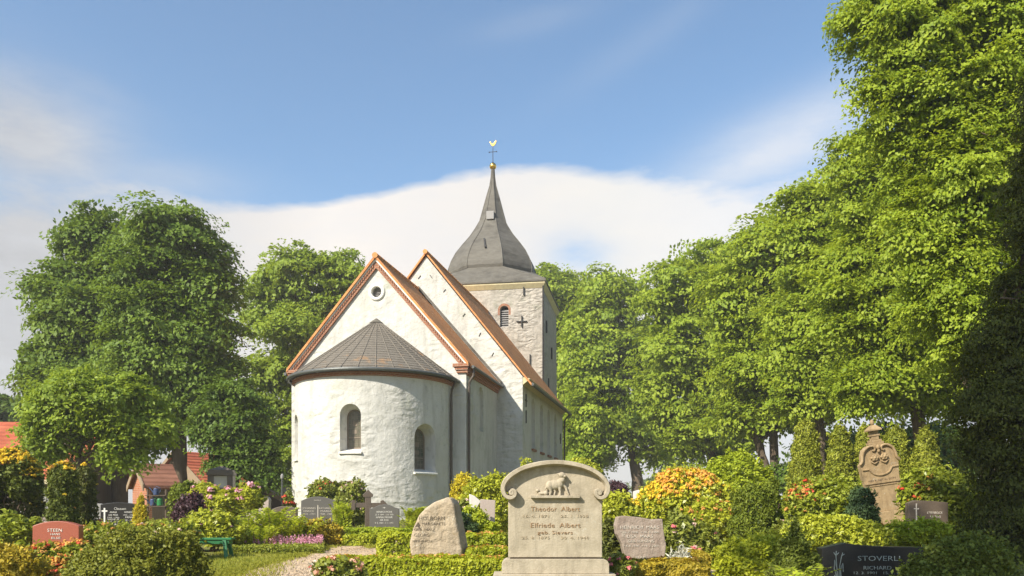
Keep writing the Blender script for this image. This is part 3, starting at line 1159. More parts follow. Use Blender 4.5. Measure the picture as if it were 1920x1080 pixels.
for i in range(7):
    z = 10.55 - .2 + i * .068
    h = math.sqrt(max(.23 ** 2 - (z - 10.55) ** 2, .0004))
    lv.add([(-h, .10, z), (h, .10, z), (h, .17, z + .05), (-h, .17, z + .05)], [(0, 1, 2, 3)])
lv.add([(.24 * math.cos(q), .2, 10.55 + .24 * math.sin(q)) for q in [2 * math.pi * k / 20 for k in range(20)]], [tuple(range(20))])
cp('louvre', lv, 'grey_rough', ocw)

# gable bands: verge tiles, a white joint and the brick cornice, each a little deeper set
SL = (PKC - EVC) / 4.0


def band(dz0, dz1, y0, y1, x_end=4.28, y_back=None):
    mb = MB()
    for s_ in (-1, 1):
        zt = lambda x, d_: PKC + .36 - SL * x + d_
        poly = [(0, zt(0, dz0)), (s_ * x_end, zt(x_end, dz0)), (s_ * x_end, zt(x_end, dz1)), (0, zt(0, dz1))]
        if s_ < 0:
            poly = [(p - .0015, q) for p, q in poly]
        mb.prism(poly, y0, y1)
    return mb


cp('verge_tile', band(.0, -.14, -.22, .05, 4.14), 'tile_red')
cp('white_joint', band(-.142, -.24, -.15, .05, 4.11), 'white')
bc = band(-.242, -.54, -.10, .04, 4.08)
# dentils under the white joint
nd = 46
for s_ in (-1, 1):
    for i in range(nd):
        x = .12 + (3.98 - .12) * i / nd
        z = PKC + .36 - SL * x - .26
        bc.prism([(s_ * x, z), (s_ * (x + .05), z - SL * .05), (s_ * (x + .05), z - SL * .05 - .12), (s_ * x, z - .12)], -.14, -.098)
cp('gable_cornice', bc, 'brick')
for s_ in (-1, 1):
    kb = MB()
    kb.box(min(s_ * 3.46, s_ * 4.16), max(s_ * 3.46, s_ * 4.16), -.20, -.002, 7.17, 7.30)
    kb.box(min(s_ * 3.54, s_ * 4.10), max(s_ * 3.54, s_ * 4.10), -.14, -.002, 7.04, 7.167)
    kb.box(min(s_ * 3.60, s_ * 4.05), max(s_ * 3.60, s_ * 4.05), -.09, -.002, 6.93, 7.037)
    cp('corbel', kb, 'brick')
# chancel roof
cr = MB()
for s_ in (-1, 1):
    cr.prism([(0, PKC + .35), (s_ * 4.25, PKC + .35 - SL * 4.25), (s_ * 4.25, PKC + .20 - SL * 4.25), (0, PKC + .20)], .052, 5.68)
crf = cp('roof', cr, 'tile_red')
rt = MB()
for i in range(15):
    y = -.25 + i * .395
    rt.tube([(0, y, PKC + .33), (0, y + .41, PKC + .33)], [.13, .115], 10)
cp('ridge_tile', rt, 'tile_red', crf)
fl = MB()
fl.prism([(0.05, PKC + .50), (4.25, PKC + .50 - SL * 4.20), (4.25, PKC + .36 - SL * 4.20), (0.05, PKC + .36)], 5.34, 5.66)
cp('flashing', fl, 'lead', crf)
# side eaves: brick cornice with gutter
for s_ in (-1, 1):
    sc_ = MB()
    for k, (o1, z0, z1) in enumerate(((.07, 6.84, 6.93), (.12, 6.932, 7.03), (.17, 7.032, 7.12))):
        sc_.box(min(s_ * 3.99, s_ * (4.0 + o1)), max(s_ * 3.99, s_ * (4.0 + o1)), .004 + .002 * k, 5.64, z0, z1)
    cp('eaves_cornice', sc_, 'brick')
    cp('gutter', MB().tube([(s_ * 4.30, -.05, 7.16), (s_ * 4.30, 5.62, 7.16)], .07, 10), 'gutter')
dpp = MB()
dpp.tube([(4.30, .12, 7.1), (4.28, .12, 6.8), (4.11, .12, 6.55), (4.09, .12, 6.3), (4.09, .12, .5)], .06, 10)
cp('downpipe', dpp, 'pipe')

# --- apse
AX, AY, AR = .08, -.4, 3.33
pts = [(AX + AR * math.sin(a), AY - AR * math.cos(a)) for a in [R(-90 + 180 * i / 64) for i in range(65)]]
aw = cp('apse_wall', MB().prism(pts + [(AX + AR, .25), (AX - AR, .25)], 0, 6.38, 'z'), 'plaster')


def rad(ang, r=AR):
    """frame on the apse wall at an angle from the axis: local x along the wall, y inward"""
    a = R(ang)
    return Matrix.Translation((AX + AR * math.sin(a), AY - AR * math.cos(a), 0)) @ Matrix.Rotation(a, 4, 'Z')


apse_windows = [(5.0, .86, 3.38, 5.25), (58.5, 1.12, 2.62, 4.58), (-54.0, .86, 3.2, 5.05)]
cs_ = []
for a, w_, z0, z1 in apse_windows:
    o_p, i_p = arch_poly(w_, z0, z1, 12), arch_poly(w_ * .68, z0 + .16, z1 - .18, 12)
    Mx = rad(a)
    c_ = MB()
    n_ = len(o_p)
    v = [Mx @ Vector((p, -.4, q)) for p, q in o_p] + [Mx @ Vector((p, .0, q)) for p, q in o_p] + [Mx @ Vector((p, .60, q)) for p, q in i_p]
    f = [tuple(range(n_)), tuple(range(3 * n_ - 1, 2 * n_ - 1, -1))]
    for L_ in range(2):
        f += [(L_ * n_ + i, (L_ + 1) * n_ + i, (L_ + 1) * n_ + (i + 1) % n_, L_ * n_ + (i + 1) % n_) for i in range(n_)]
    c_.add(v, f)
    cs_.append(c_)
cut(aw, cs_)
for a, w_, z0, z1 in apse_windows:
    Mx = rad(a) @ Matrix.Translation((0, .17, 0))
    fr = MB()
    ip = arch_poly(w_ * .69, z0 + .15, z1 - .175, 12)
    inn = arch_poly(w_ * .69 - .10, z0 + .21, z1 - .22, 12)
    n_ = len(ip)
    for yy in (.36, .41):
        fr.add([Mx @ Vector((p, yy, q)) for p, q in ip] + [Mx @ Vector((p, yy, q)) for p, q in inn],
               [(i, (i + 1) % n_, n_ + (i + 1) % n_, n_ + i) for i in range(n_)])
    fr.add([Mx @ Vector((p, .36, q)) for p, q in inn] + [Mx @ Vector((p, .41, q)) for p, q in inn],
           [(i, (i + 1) % n_, n_ + (i + 1) % n_, n_ + i) for i in range(n_)])
    zb_ = z0 + .16 + (z1 - z0) * .22
    fr.box(-w_ * .34, w_ * .34, .37, .405, zb_, zb_ + .05, Mx)
    wfr = cp('window', fr, 'glass_frame')
    gl = MB()
    gl.add([Mx @ Vector((p, .395, q)) for p, q in ip], [tuple(range(n_))])
    cp('pane', gl, 'glass', wfr)
    lead = MB()
    for i in range(1, 9):
        z = z0 + .2 + (z1 - z0 - .5) * i / 9
        lead.box(-w_ * .32, w_ * .32, .383, .392, z, z + .012, Mx)
    for x in (-.16, 0, .16):
        lead.box(x * w_ - .006, x * w_ + .006, .382, .391, z0 + .2, z1 - .26 - abs(x) * .5, Mx)
    for z, hh in ((z0 + .75, .22), (z0 + 1.05, .26)):
        lead.box(-.1 * w_, .1 * w_, .380, .390, z, z + hh * .75, Mx)
    cp('leading', lead, 'glass_frame', wfr)
    sl = MB()
    sl.prism([(-.23, z0 - .07), (-.23, z0 - .01), (.38, z0 + .155), (.38, z0 - .07)], -w_ / 2 - .03, w_ / 2 + .03, 'x', Mx)
    sl2 = cp('sill', sl, 'white', wfr)
# brick ring, gutter and conical slate roof
pr_ = [(3.37, 6.34), (3.37, 6.41), (3.43, 6.412), (3.43, 6.50), (3.2, 6.50), (3.2, 6.34)]


def half_ring(prof, n=64, ay=AY, y_end=-.003):
    mb = MB()
    v, f = [], []
    A_ = [R(-90 + 180 * i / n) for i in range(n + 1)]
    secs = [[(AX + r * math.sin(a), ay - r * math.cos(a), z) for r, z in prof] for a in A_]
    secs = [[(AX - r, y_end, z) for r, z in prof]] + secs + [[(AX + r, y_end, z) for r, z in prof]]
    m_ = len(prof)
    for s_ in secs:
        v += s_
    for i in range(len(secs) - 1):
        for k in range(m_):
            f.append((i * m_ + k, i * m_ + (k + 1) % m_, (i + 1) * m_ + (k + 1) % m_, (i + 1) * m_ + k))
    f += [tuple(range(m_)), tuple(range(len(secs) * m_ - 1, (len(secs) - 1) * m_ - 1, -1))]
    return mb.add(v, f)


cp('apse_cornice', half_ring(pr_), 'brick')
gp_ = [(3.60 + .075 * math.cos(q), 6.56 + .075 * math.sin(q)) for q in [2 * math.pi * k / 10 for k in range(10)]]
cp('apse_gutter', half_ring(gp_), 'gutter')
ac = MB()
APX = 9.35
n_ = 56
rows = 14


def cone_pt(a, t, lift=0.0):
    """a: angle on the eaves, t: 0 at the apex, 1 at the eaves"""
    e = Vector((AX + 3.64 * math.sin(a), AY - 3.64 * math.cos(a), 6.57))
    p = Vector((0, -.02, APX)).lerp(e, t)
    nn = Vector((math.sin(a) * .6, -math.cos(a) * .6, .8))
    return p + nn * lift


v, f = [], []
for j in range(rows + 1):
    for i in range(n_ + 1):
        v.append(cone_pt(R(-90 + 180 * i / n_), max(j / rows, .004), 0.0))
for j in range(rows):
    for i in range(n_):
        f.append((j * (n_ + 1) + i, j * (n_ + 1) + i + 1, (j + 1) * (n_ + 1) + i + 1, (j + 1) * (n_ + 1) + i))
# stilted end down to the gable wall
for sgn, i in ((-1, 0), (1, n_)):
    b0 = len(v)
    v += [Vector((0, -.004, APX)), Vector((AX + sgn * 3.64, -.004, 6.57))]
    f.append((b0, b0 + 1, rows * (n_ + 1) + i, i))
ac.add(v, f)
arf = cp('apse_roof', ac, 'slate')
sm = MB()
for i in range(17):
    a = R(-88 + 176 * i / 16)
    pl = [cone_pt(a, .05 + .95 * k / 6, .015) for k in range(7)]
    sm.tube(pl, .022, 5)
for row in range(1, 20):                 # courses of slates, each lapping the next
    t0 = .08 + .92 * row / 20
    for i in range(n_):
        a0, a1 = R(-90 + 180 * i / n_), R(-90 + 180 * (i + 1) / n_)
        l0 = l1 = .016 + random.random() * .005
        sm.add([cone_pt(a0, t0 - .05, .004), cone_pt(a1, t0 - .05, .004), cone_pt(a1, t0, l1), cone_pt(a0, t0, l0), cone_pt(a1, t0, .0), cone_pt(a0, t0, .0)],
               [(0, 1, 2, 3), (3, 2, 4, 5)])
cp('slate_course', sm, 'slate', arf)
cp('lead_cap', MB().lathe([(.30, APX - .16), (.16, APX - .04), (.03, APX + .05)], 16, c=(0, -.05, 0)), 'lead', arf)
dp2 = MB()
mx = rad(88)
q0 = [mx @ Vector((0, y, z)) for y, z in ((-.27, 6.52), (-.25, 6.38), (-.11, 6.15), (-.09, 5.9), (-.09, .5))]
dp2.tube(q0, .055, 10)
cp('downpipe', dp2, 'pipe')

# --- nave
NX0, NX1, NY0, NY1, NE, NP, NC = -4.52, 5.275, 5.64, 18.24, 7.62, 13.75, .38
nw = cp('nave_wall', MB().prism([(NX0, 0), (NX1, 0), (NX1, NE), (NC, NP), (NX0, NE)], NY0, NY1), 'plaster')
ncut = []
nave_win = [NY0 + t for t in (2.75, 5.15, 7.46, 9.8)]
for y in nave_win:
    o_p = arch_poly(.95, 4.3, 6.92, 10)
    i_p = arch_poly(.62, 4.5, 6.7, 10)
    n_ = len(o_p)
    c_ = MB()
    v = [(NX1 + .3, y + p, q) for p, q in o_p] + [(NX1, y + p, q) for p, q in o_p] + [(NX1 - .5, y + p, q) for p, q in i_p]
    f = [tuple(range(n_)), tuple(range(3 * n_ - 1, 2 * n_ - 1, -1))]
    for L_ in range(2):
        f += [(L_ * n_ + i, (L_ + 1) * n_ + i, (L_ + 1) * n_ + (i + 1) % n_, L_ * n_ + (i + 1) % n_) for i in range(n_)]
    c_.add(v, f)
    ncut.append(c_)
cut(nw, ncut)
for y in nave_win:
    ip = arch_poly(.61, 4.51, 6.69, 10)
    wi = MB()
    wi.prism([(y + p, q) for p, q in ip], NX1 - .46, NX1 - .42, 'x')
    nwi = cp('nave_window', wi, 'glass')
    bars = MB()
    for z in (4.9, 5.3, 5.7, 6.1):
        bars.box(NX1 - .418, NX1 - .40, y - .3, y + .3, z, z + .03)
    bars.box(NX1 - .419, NX1 - .401, y - .015, y + .015, 4.55, 6.6)
    cp('window_bars', bars, 'glass_frame', nwi)
    cp('sill', MB().box(NX1 - .02, NX1 + .10, y - .5, y + .5, 4.18, 4.298), 'brick', nwi)
SN = (NP - NE) / (NX1 - NC)
nr = MB()
for s_ in (-1, 1):
    xe = 5.35
    nr.prism([(NC, NP + .22), (NC + s_ * xe, NP + .22 - SN * xe), (NC + s_ * xe, NP + .10 - SN * xe), (NC, NP + .10)], NY0 - .12, NY1 + .15)
nrf = cp('nave_roof', nr, 'tile_red')
rt = MB()
for i in range(32):
    y = NY0 - .2 + i * .4
    rt.tube([(NC, y, NP + .20), (NC, y + .42, NP + .20)], [.12, .105], 10)
cp('ridge_tile', rt, 'tile_red', nrf)
for s_ in (-1, 1):
    sf = MB()
    xa = NC + s_ * (NX1 - NC)
    lo, hi = sorted((xa - s_ * .02, xa + s_ * .36))
    sf.prism([(lo, NE - .42), (hi, NE - .42 + (.30 if s_ > 0 else -.0)), (hi, NE - .10), (lo, NE - .02)] if s_ > 0 else
             [(hi, NE - .42), (lo, NE - .12), (lo, NE - .10), (hi, NE - .02)], NY0 + .02, NY1 - .02)
    cp('soffit', sf, 'soffit')
g2 = MB()
g2.tube([(NC + 5.40, NY0 - .1, NE - .40), (NC + 5.40, NY1 + .15, NE - .40)], .08, 10)
cp('gutter', g2, 'gutter')
dp3 = MB()
dp3.tube([(NX1 + .42, NY1 + .05, NE - .42), (NX1 + .12, NY1 + .05, NE - .8), (NX1 + .1, NY1 + .05, .4)], .06, 8)
cp('downpipe', dp3, 'pipe')
# iron wall anchors
for x, z, L_ in ((NC - .35, NP - 1.0, .3), (NC + .25, NP - 1.0, .3), (NC + .95, NP - 1.75, .28), (NC + 1.95, NP - 3.0, .28), (NC + 2.75, NP - 4.0, .3), (NC + 3.4, NP - 5.0, .3), (NC - 1.05, NP - 2.0, .28)):
    an = MB().box(-.014, .014, -.03, .0, -L_ * .33, L_ * .33)
    Mx = Matrix.Translation((x, NY0, z)) @ Matrix.Rotation(R(random.choice((-35, 30, 40))), 4, 'Y')
    an.v = [tuple(Mx @ Vector(p)) for p in an.v]
    cp('wall_anchor', an, 'iron')
for y, z, cross in ((NY0 + .75, 6.55, 1), (NY0 + .75, 5.75, 0), (NY1 - 1.0, 5.6, 1)):
    an = MB().box(NX1, NX1 + .05, y - .03, y + .03, z - .32, z + .32)
    if cross:
        an.box(NX1 + .003, NX1 + .048, y - .2, y + .2, z - .03, z + .03)
    cp('wall_anchor', an, 'iron')

# --- tower
TWR = Matrix.Translation((-.18, 22.05, 0)) @ Matrix.Rotation(R(2.8), 4, 'Z')
TW, TT = 3.95, 15.55
tb = MB()
b2 = TW + .10
tb.add([TWR @ Vector(p) for p in [(-b2, -b2, 0), (b2, -b2, 0), (b2, b2, 0), (-b2, b2, 0), (-TW, -TW, TT), (TW, -TW, TT), (TW, TW, TT), (-TW, TW, TT)]],
       [(3, 2, 1, 0), (4, 5, 6, 7), (0, 1, 5, 4), (1, 2, 6, 5), (2, 3, 7, 6), (3, 0, 4, 7)])
tw = cp('tower_wall', tb, 'rubble')


def tface(px, py):
    """point of the tower's front face seen at a pixel, in tower coordinates (x, z)"""
    Mw = Matrix.Translation(CH.location) @ Matrix.Rotation(TH, 4, 'Z') @ TWR
    o_ = Vector((0, 0, EYE)); dd = at(px, py, 1) - o_
    inv = Mw.inverted()
    a, b = inv @ o_, inv @ (o_ + dd)
    t = (-TW - a.y) / (b.y - a.y)
    return a.x + (b.x - a.x) * t, a.z + (b.z - a.z) * t


wx, wz0 = tface(945.5, 613)
_, wz1 = tface(945.5, 573)
cut(tw, [MB().prism([(p + wx, q) for p, q in arch_poly(.56, wz0, wz1, 10)], -TW - .4, -TW + .4, 'y', TWR)])
lw = MB()
nl = 8
for i in range(nl):
    z = wz0 + .03 + (wz1 - wz0 - .25) * i / nl
    lw.prism([(-TW + .12, z), (-TW + .30, z + .12), (-TW + .30, z + .15), (-TW + .12, z + .03)], wx - .275, wx + .275, 'x', TWR)
lwo = cp('louvre_window', lw, 'grey_rough')
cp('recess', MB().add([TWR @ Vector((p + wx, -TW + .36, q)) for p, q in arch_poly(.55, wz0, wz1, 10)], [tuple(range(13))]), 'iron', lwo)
arch = MB()
oa, ia = arch_poly(.84, wz0, wz1 + .14, 12)[2:], arch_poly(.57, wz0, wz1, 12)[2:]
for i in range(len(oa) - 1):
    q = [oa[i], oa[i + 1], ia[i + 1], ia[i]]
    arch.prism([(p + wx, z) for p, z in q], -TW - .015, -TW + .02, 'y', TWR)
for s_ in (-1, 1):
    arch.box(*sorted((wx + s_ * .287, wx + s_ * .42)), -TW - .012, -TW + .02, wz0, wz1 - .28, TWR)
cp('brick_surround', arch, 'brick', lwo)
for px, py, L_, cr_ in ((978.5, 603, .72, 1), (982, 546, .5, 0), (994, 676, .75, 0), (905, 652, .5, 0)):
    x, z = tface(px, py)
    an = MB().box(x - .03, x + .03, -TW - .12, -TW + .05, z - L_ / 2, z + L_ / 2, TWR)
    if cr_:
        an.box(x - .33, x + .33, -TW - .115, -TW + .04, z - .03, z + .03, TWR)
    cp('wall_anchor', an, 'iron')
for y, z in ((-2.3, 13.2), (.6, 12.0), (-1.2, 9.6), (1.8, 7.6)):
    an = MB().box(TW - .02, TW + .12, y - .05, y + .05, z - .4, z + .4, TWR)
    cp('wall_anchor', an, 'iron')
tpipe = MB()
tpipe.tube([TWR @ Vector((TW + .06, -TW - .05, z)) for z in (TT, 8, .6)], .055, 8)
cp('downpipe', tpipe, 'iron')
# eaves board
eb = MB()
e0, e1 = TW + .02, TW + .20
eb.add([TWR @ Vector((sx * r, sy * r, z)) for r, z in ((e0, TT - .22), (e1, TT + .06), (e1, TT + .16), (e0 - .4, TT + .16)) for sx, sy in ((-1, -1), (1, -1), (1, 1), (-1, 1))],
       [(j * 4 + i, j * 4 + (i + 1) % 4, (j + 1) * 4 + (i + 1) % 4, (j + 1) * 4 + i) for j in range(3) for i in range(4)])
cp('eaves_board', eb, 'soffit')
# spire: square skirt, octagonal bell, needle
sp = MB()
prof = [(2.85, 17.15), (2.90, 17.35), (2.86, 17.65), (2.68, 18.2), (2.40, 18.76), (1.98, 19.35), (1.48, 20.0), (1.12, 20.6), (.86, 21.1), (.66, 21.85), (.42, 22.8), (.20, 23.6), (.12, 24.2), (.085, 24.75)]
N8 = 8
off = math.pi / 8
k8 = 1 / math.cos(math.pi / 8)
verts = []
e2 = TW + .26
for z_, h_ in ((TT + .17, e2), (TT + .27, e2)):
    verts += [(h_ * sx, h_ * sy, z_) for sx, sy in ((1, 1), (-1, 1), (-1, -1), (1, -1))]
faces = [(3, 2, 1, 0)] + [(i, (i + 1) % 4, 4 + (i + 1) % 4, 4 + i) for i in range(4)]
base8 = len(verts)
for r_, z_ in prof:
    for i in range(8):
        a = off + i * math.pi / 4
        verts.append((r_ * k8 * math.cos(a), r_ * k8 * math.sin(a), z_))
# octagon vertex i at 22.5+45i degrees; square corner j at 45+90j
for j in range(4):
    c_ = 4 + j
    faces.append((c_, base8 + (2 * j + 1) % 8, base8 + (2 * j) % 8))
    faces.append((c_, 4 + (j + 1) % 4, base8 + (2 * j + 2) % 8, base8 + (2 * j + 1) % 8))
for r_ in range(len(prof) - 1):
    for i in range(8):
        faces.append((base8 + r_ * 8 + i, base8 + r_ * 8 + (i + 1) % 8, base8 + (r_ + 1) * 8 + (i + 1) % 8, base8 + (r_ + 1) * 8 + i))
faces.append(tuple(base8 + (len(prof) - 1) * 8 + i for i in range(8)))
sp.add([TWR @ Vector(p) for p in verts], faces)
sp_o = cp('spire', sp, 'lead')
rb = MB()
for i in range(8):
    a = off + i * math.pi / 4
    rb.tube([TWR @ Vector((r_ * k8 * math.cos(a), r_ * k8 * math.sin(a), z_)) for r_, z_ in prof], .035, 5)
for j in range(4):
    a, b = verts[4 + j], None
    for q in ((2 * j) % 8, (2 * j + 1) % 8):
        rb.tube([TWR @ Vector(verts[4 + j]), TWR @ Vector(verts[base8 + q])], .03, 5)
for zq in (19.35, 20.6, 21.85):
    rr_ = np.interp(zq, [q[1] for q in prof], [q[0] for q in prof])
cp('lead_roll', rb, 'lead', sp_o)
hatch = MB()
r_h = float(np.interp(21.15, [q[1] for q in prof], [q[0] for q in prof]))
hatch.box(-.26, .26, -r_h - .22, -r_h + .25, 20.95, 21.5, TWR)
cp('hatch', hatch, 'grey_rough', sp_o, bevel=.02)
sl_ = MB()
r_h = float(np.interp(18.9, [q[1] for q in prof], [q[0] for q in prof]))
Mh = TWR @ Matrix.Translation((-.1, -r_h + .02, 18.9)) @ Matrix.Rotation(R(-14), 4, 'Y') @ Matrix.Rotation(R(-36), 4, 'X')
sl_.box(-.05, .05, -.10, .02, -.5, .5, Mh)
cp('roof_hook', sl_, 'iron', sp_o)
tip = TWR @ Vector((0, 0, 0))
vane = cp('finial_ball', MB().lathe([(.001 + .24 * math.sin(math.pi * i / 12), 24.95 - .24 * math.cos(math.pi * i / 12)) for i in range(13)], 20, c=tuple(tip)), 'gold', sp_o, smooth=True)
rod = MB()
rod.tube([tip + Vector((0, 0, 24.6)), tip + Vector((0, 0, 26.35))], [.03, .018], 8)
rod.tube([tip + Vector((-.26, 0, 25.95)), tip + Vector((.26, 0, 25.95))], .018, 6)
rod.ball(tip + Vector((-.26, 0, 25.95)), .045); rod.ball(tip + Vector((.26, 0, 25.95)), .045)
rod.ball(tip + Vector((0, 0, 25.22)), .05)
cp('vane_rod', rod, 'iron', sp_o)
ck = [(-.36, .30), (-.27, .40), (-.20, .36), (-.17, .24), (-.02, .16), (.10, .20), (.18, .34), (.30, .46), (.40, .44), (.34, .30), (.27, .12), (.14, -.04), (.02, -.08), (-.02, -.16), (-.05, -.07), (-.17, .02), (-.25, .14), (-.27, .26)]
wc = MB().prism([(tip.x + p * .68, 26.40 + q * .68) for p, q in ck], tip.y - .025, tip.y + .025)
cp('weathercock', wc, 'gold', sp_o, bevel=.012)


# ================================================================== HOUSES BEHIND
def gable_house(name, label, px, py_eave, py_ridge, Y, b, length, width, wall, roof, cat='house', over=.3, base_z=None):
    """px: column of the nearest corner; the ridge runs at angle b from the x axis"""
    c = at(px, py_eave, Y)
    ze, zr = c.z, EYE + (HZ - py_ridge) / F * (Y + width * .3)
    t = empty(name, (c.x, Y, gz(c.x, Y)), label, cat, rz=R(b))
    h, r = ze - t.location.z, zr - t.location.z
    mb = MB().prism([(0, -.3), (width, -.3), (width, h), (width / 2, r - .08), (0, h)], 0, length, 'x')
    wl = mb.build('wall', wall, t)
    sl_ = (r - h) / (width / 2)
    rf = MB()
    for s_ in (0, 1):
        y0, y1 = (-over, width / 2) if s_ == 0 else (width + over, width / 2)
        rf.prism([(y0, h - sl_ * over + .03), (y1, r + .03), (y1, r + .15), (y0, h - sl_ * over + .15)], -over, length + over, 'x')
    ro = rf.build('roof', roof, t)
    bg_ = MB()
    for s_ in (0, 1):
        y0, y1 = (-over - .02, width / 2) if s_ == 0 else (width + over + .02, width / 2)
        bg_.prism([(y0, h - sl_ * over - .08), (y1, r - .08), (y1, r + .18), (y0, h - sl_ * over + .18)], -over - .05, -over - .002, 'x')
    bg_.build('bargeboard', M['wood'], ro)
    return t, h, r


# brick shed with a lean, a dark panel standing in for the shade of its porch
sh, h_, r_ = gable_house('brick_shed', 'small orange brick shed with brown tiled roof behind the black headstone', 275, 911, 875, 33, 40, 1.15, 1.9, M['brick_red'], M['tile_brown'], 'shed', .15)
MB().box(.2, 1.08, -.03, .0, .05, h_ - .15).build('shaded_front_panel', M['wood_dark'], sh)
bn, h_, r_ = gable_house('wooden_barn', 'grey boarded barn with reddish roof partly behind the ivy covered trunk', 380, 905, 850, 55, 62, 7, 5.0, M['wood'], M['tile_far'], 'barn', .25)
ho, h_, r_ = gable_house('red_roofed_house', 'low house with bright red tiled roof behind the yellow topped azalea', 118, 893, 790, 38, 4, 0.01 + 8, 7, M['wood_dark'], M['tile_far'], 'house', .35)
ho.location.x -= 8.0
MB().box(-.4, 8.4, -.42, -.36, h_ - .35, h_ - .16).build('fascia', M['soffit'], ho)
wf = MB().box(5.9, 7.4, -.04, 0, .8, h_ - .5).build('window', M['white'], ho)
MB().box(6.0, 7.3, -.06, -.045, .9, h_ - .6).build('pane', M['glass'], wf)
ds, h_, r_ = gable_house('dark_shed', 'small dark wooden shed beside the thin grey post near the church', 527, 936, 917, 44, 68, 3, 2.4, M['wood_dark'], M['wood'], 'shed', .12)


# ================================================================== GRAVES
def to_face(px, py, Y):
    """x, z on the front face of a stone standing at depth Y, relative to the eye axis"""
    return (px - 960) / F * Y, EYE + (HZ - py) / F * Y


def stone(name, label, outline, Y, thick, mat, yaw=0.0, group='gravestones in the churchyard', bevel=.012, lean=0.0, cat='gravestone', rough=0.0, part='slab'):
    pl = [to_face(a, b, Y) for a, b in outline]
    cx = sum(p for p, _ in pl) / len(pl)
    zb = gz(cx, Y)
    t = empty(name, (cx, Y, zb), label, cat, group, R(yaw))
    poly = [(p - cx, q - zb) for p, q in pl]
    mb = MB().prism(poly, 0, thick)
    o = mb.build(part, mat, t, bevel=bevel)
    t['_w'] = 0
    del t['_w']
    return t, cx, zb


def writing(t, cx, zb, Y, lines, mat, parent_name='inscription', y=-.004, depth=.003):
    """lines: (text, px centre, py baseline, px width)"""
    ms = []
    for body, px, py, wpx, hpx in lines:
        x, z = to_face(px, py, Y)
        size = hpx * Y / F * 1.42
        M0 = Matrix.Translation((x - cx, y, z - zb)) @ Matrix.Rotation(R(90), 4, 'X')
        me = text_mesh('line', body, size, None, None, Matrix.Identity(4), depth)
        xs_ = [v.co.x for v in me.vertices]
        wd = max(xs_) - min(xs_)
        sx = (wpx * Y / F) / wd if wd > 0 else 1
        me.transform(M0 @ Matrix.Diagonal((sx, 1, 1, 1)))
        me.materials.clear()
        ms.append(link(parent_name, me, mat, t, False))
    return ms[-1]


def arc_top(x0, x1, ytop, yside, ybot, n=12):
    """outline with a shallow arched top"""
    cx, w_ = (x0 + x1) / 2, (x1 - x0) / 2
    pts_ = [(x0, ybot)]
    for i in range(n + 1):
        u = -1 + 2 * i / n
        pts_.append((cx + u * w_, ytop + (yside - ytop) * u * u))
    pts_.append((x1, ybot))
    return pts_


GST = 'gravestones in the churchyard'

# --- the big sandstone with the scrolled arch
AYD = 10.4
ax0, az0 = to_face(1041, 1080, AYD)
zb = gz(ax0, AYD)
al = empty('gravestone', (ax0, AYD, zb), 'large tan sandstone gravestone with scrolled arch and sheep relief in front of the church', 'gravestone', GST)
k_ = AYD / F


def lp(dx, py):          # pixels from the axis and row -> local x, z
    return dx * k_, EYE + (HZ - py) * k_ - zb


arch_o = [(-100, 912), (-92, 897), (-80, 886), (-60, 876), (-40, 870), (-20, 866), (0, 864.5), (20, 866), (40, 870), (60, 876), (80, 886), (92, 897), (100, 912)]
body = [(-88, 1045), (-88, 925)] + [(x * .95, y + 3) for x, y in arch_o] + [(88, 925), (88, 1045)]
sb = MB().prism([lp(a, b) for a, b in body], .0, .24)
sb.build('slab', M['sandstone'], al, bevel=.008)
# moulding that follows the arch and rolls into a scroll at each end
for_path = [(0, 868), (20, 869.5), (40, 873), (60, 879), (77, 888), (89, 898), (96, 909), (97, 920), (92, 930), (83, 933), (76, 928), (76, 921), (81, 919), (84, 923)]
hw = [5.2, 5.2, 5.2, 5.2, 5.2, 5.2, 5, 4.8, 4.6, 4.4, 4, 3.4, 2.8, 2.0]


def smooth_path(p, w_, n=5):
    P_, W_ = [], []
    for i in range(len(p) - 1):
        p0, p1, p2, p3 = p[max(i - 1, 0)], p[i], p[i + 1], p[min(i + 2, len(p) - 1)]
        for j in range(n):
            t = j / n
            P_.append(tuple(.5 * ((2 * b) + (-a + c) * t + (2 * a - 5 * b + 4 * c - d_) * t * t + (-a + 3 * b - 3 * c + d_) * t ** 3) for a, b, c, d_ in zip(p0, p1, p2, p3)))
            W_.append(w_[i] * (1 - t) + w_[i + 1] * t)
    return P_ + [p[-1]], W_ + [w_[-1]]


pp, ww = smooth_path(for_path, hw)
mo = MB()
full = [(-x, y) for x, y in reversed(pp[1:])] + pp
fullw = list(reversed(ww[1:])) + ww
V_, F_ = [], []
prof_ = [(1.0, .22), (1.0, -.075), (.75, -.10), (-.45, -.10), (-.8, -.06), (-1.0, -.02), (-1.0, .02), (-1.0, .22)]
for i, ((x, y), h_) in enumerate(zip(full, fullw)):
    a, b = full[max(i - 1, 0)], full[min(i + 1, len(full) - 1)]
    tx, ty = b[0] - a[0], b[1] - a[1]
    L_ = math.hypot(tx, ty) or 1
    nx, ny = ty / L_, -tx / L_              # outward
    for s_, d_ in prof_:
        qx, qz = lp(x + nx * h_ * s_, y + ny * h_ * s_)
        V_.append((qx, d_, qz))
m8 = len(prof_)
for i in range(len(full) - 1):
    for j in range(m8):
        F_.append((i * m8 + j, i * m8 + (j + 1) % m8, (i + 1) * m8 + (j + 1) % m8, (i + 1) * m8 + j))
F_ += [tuple(range(m8)), tuple(range(len(full) * m8 - 1, (len(full) - 1) * m8 - 1, -1))]
mo.add(V_, F_)
mo.build('moulding', M['sandstone'], al)
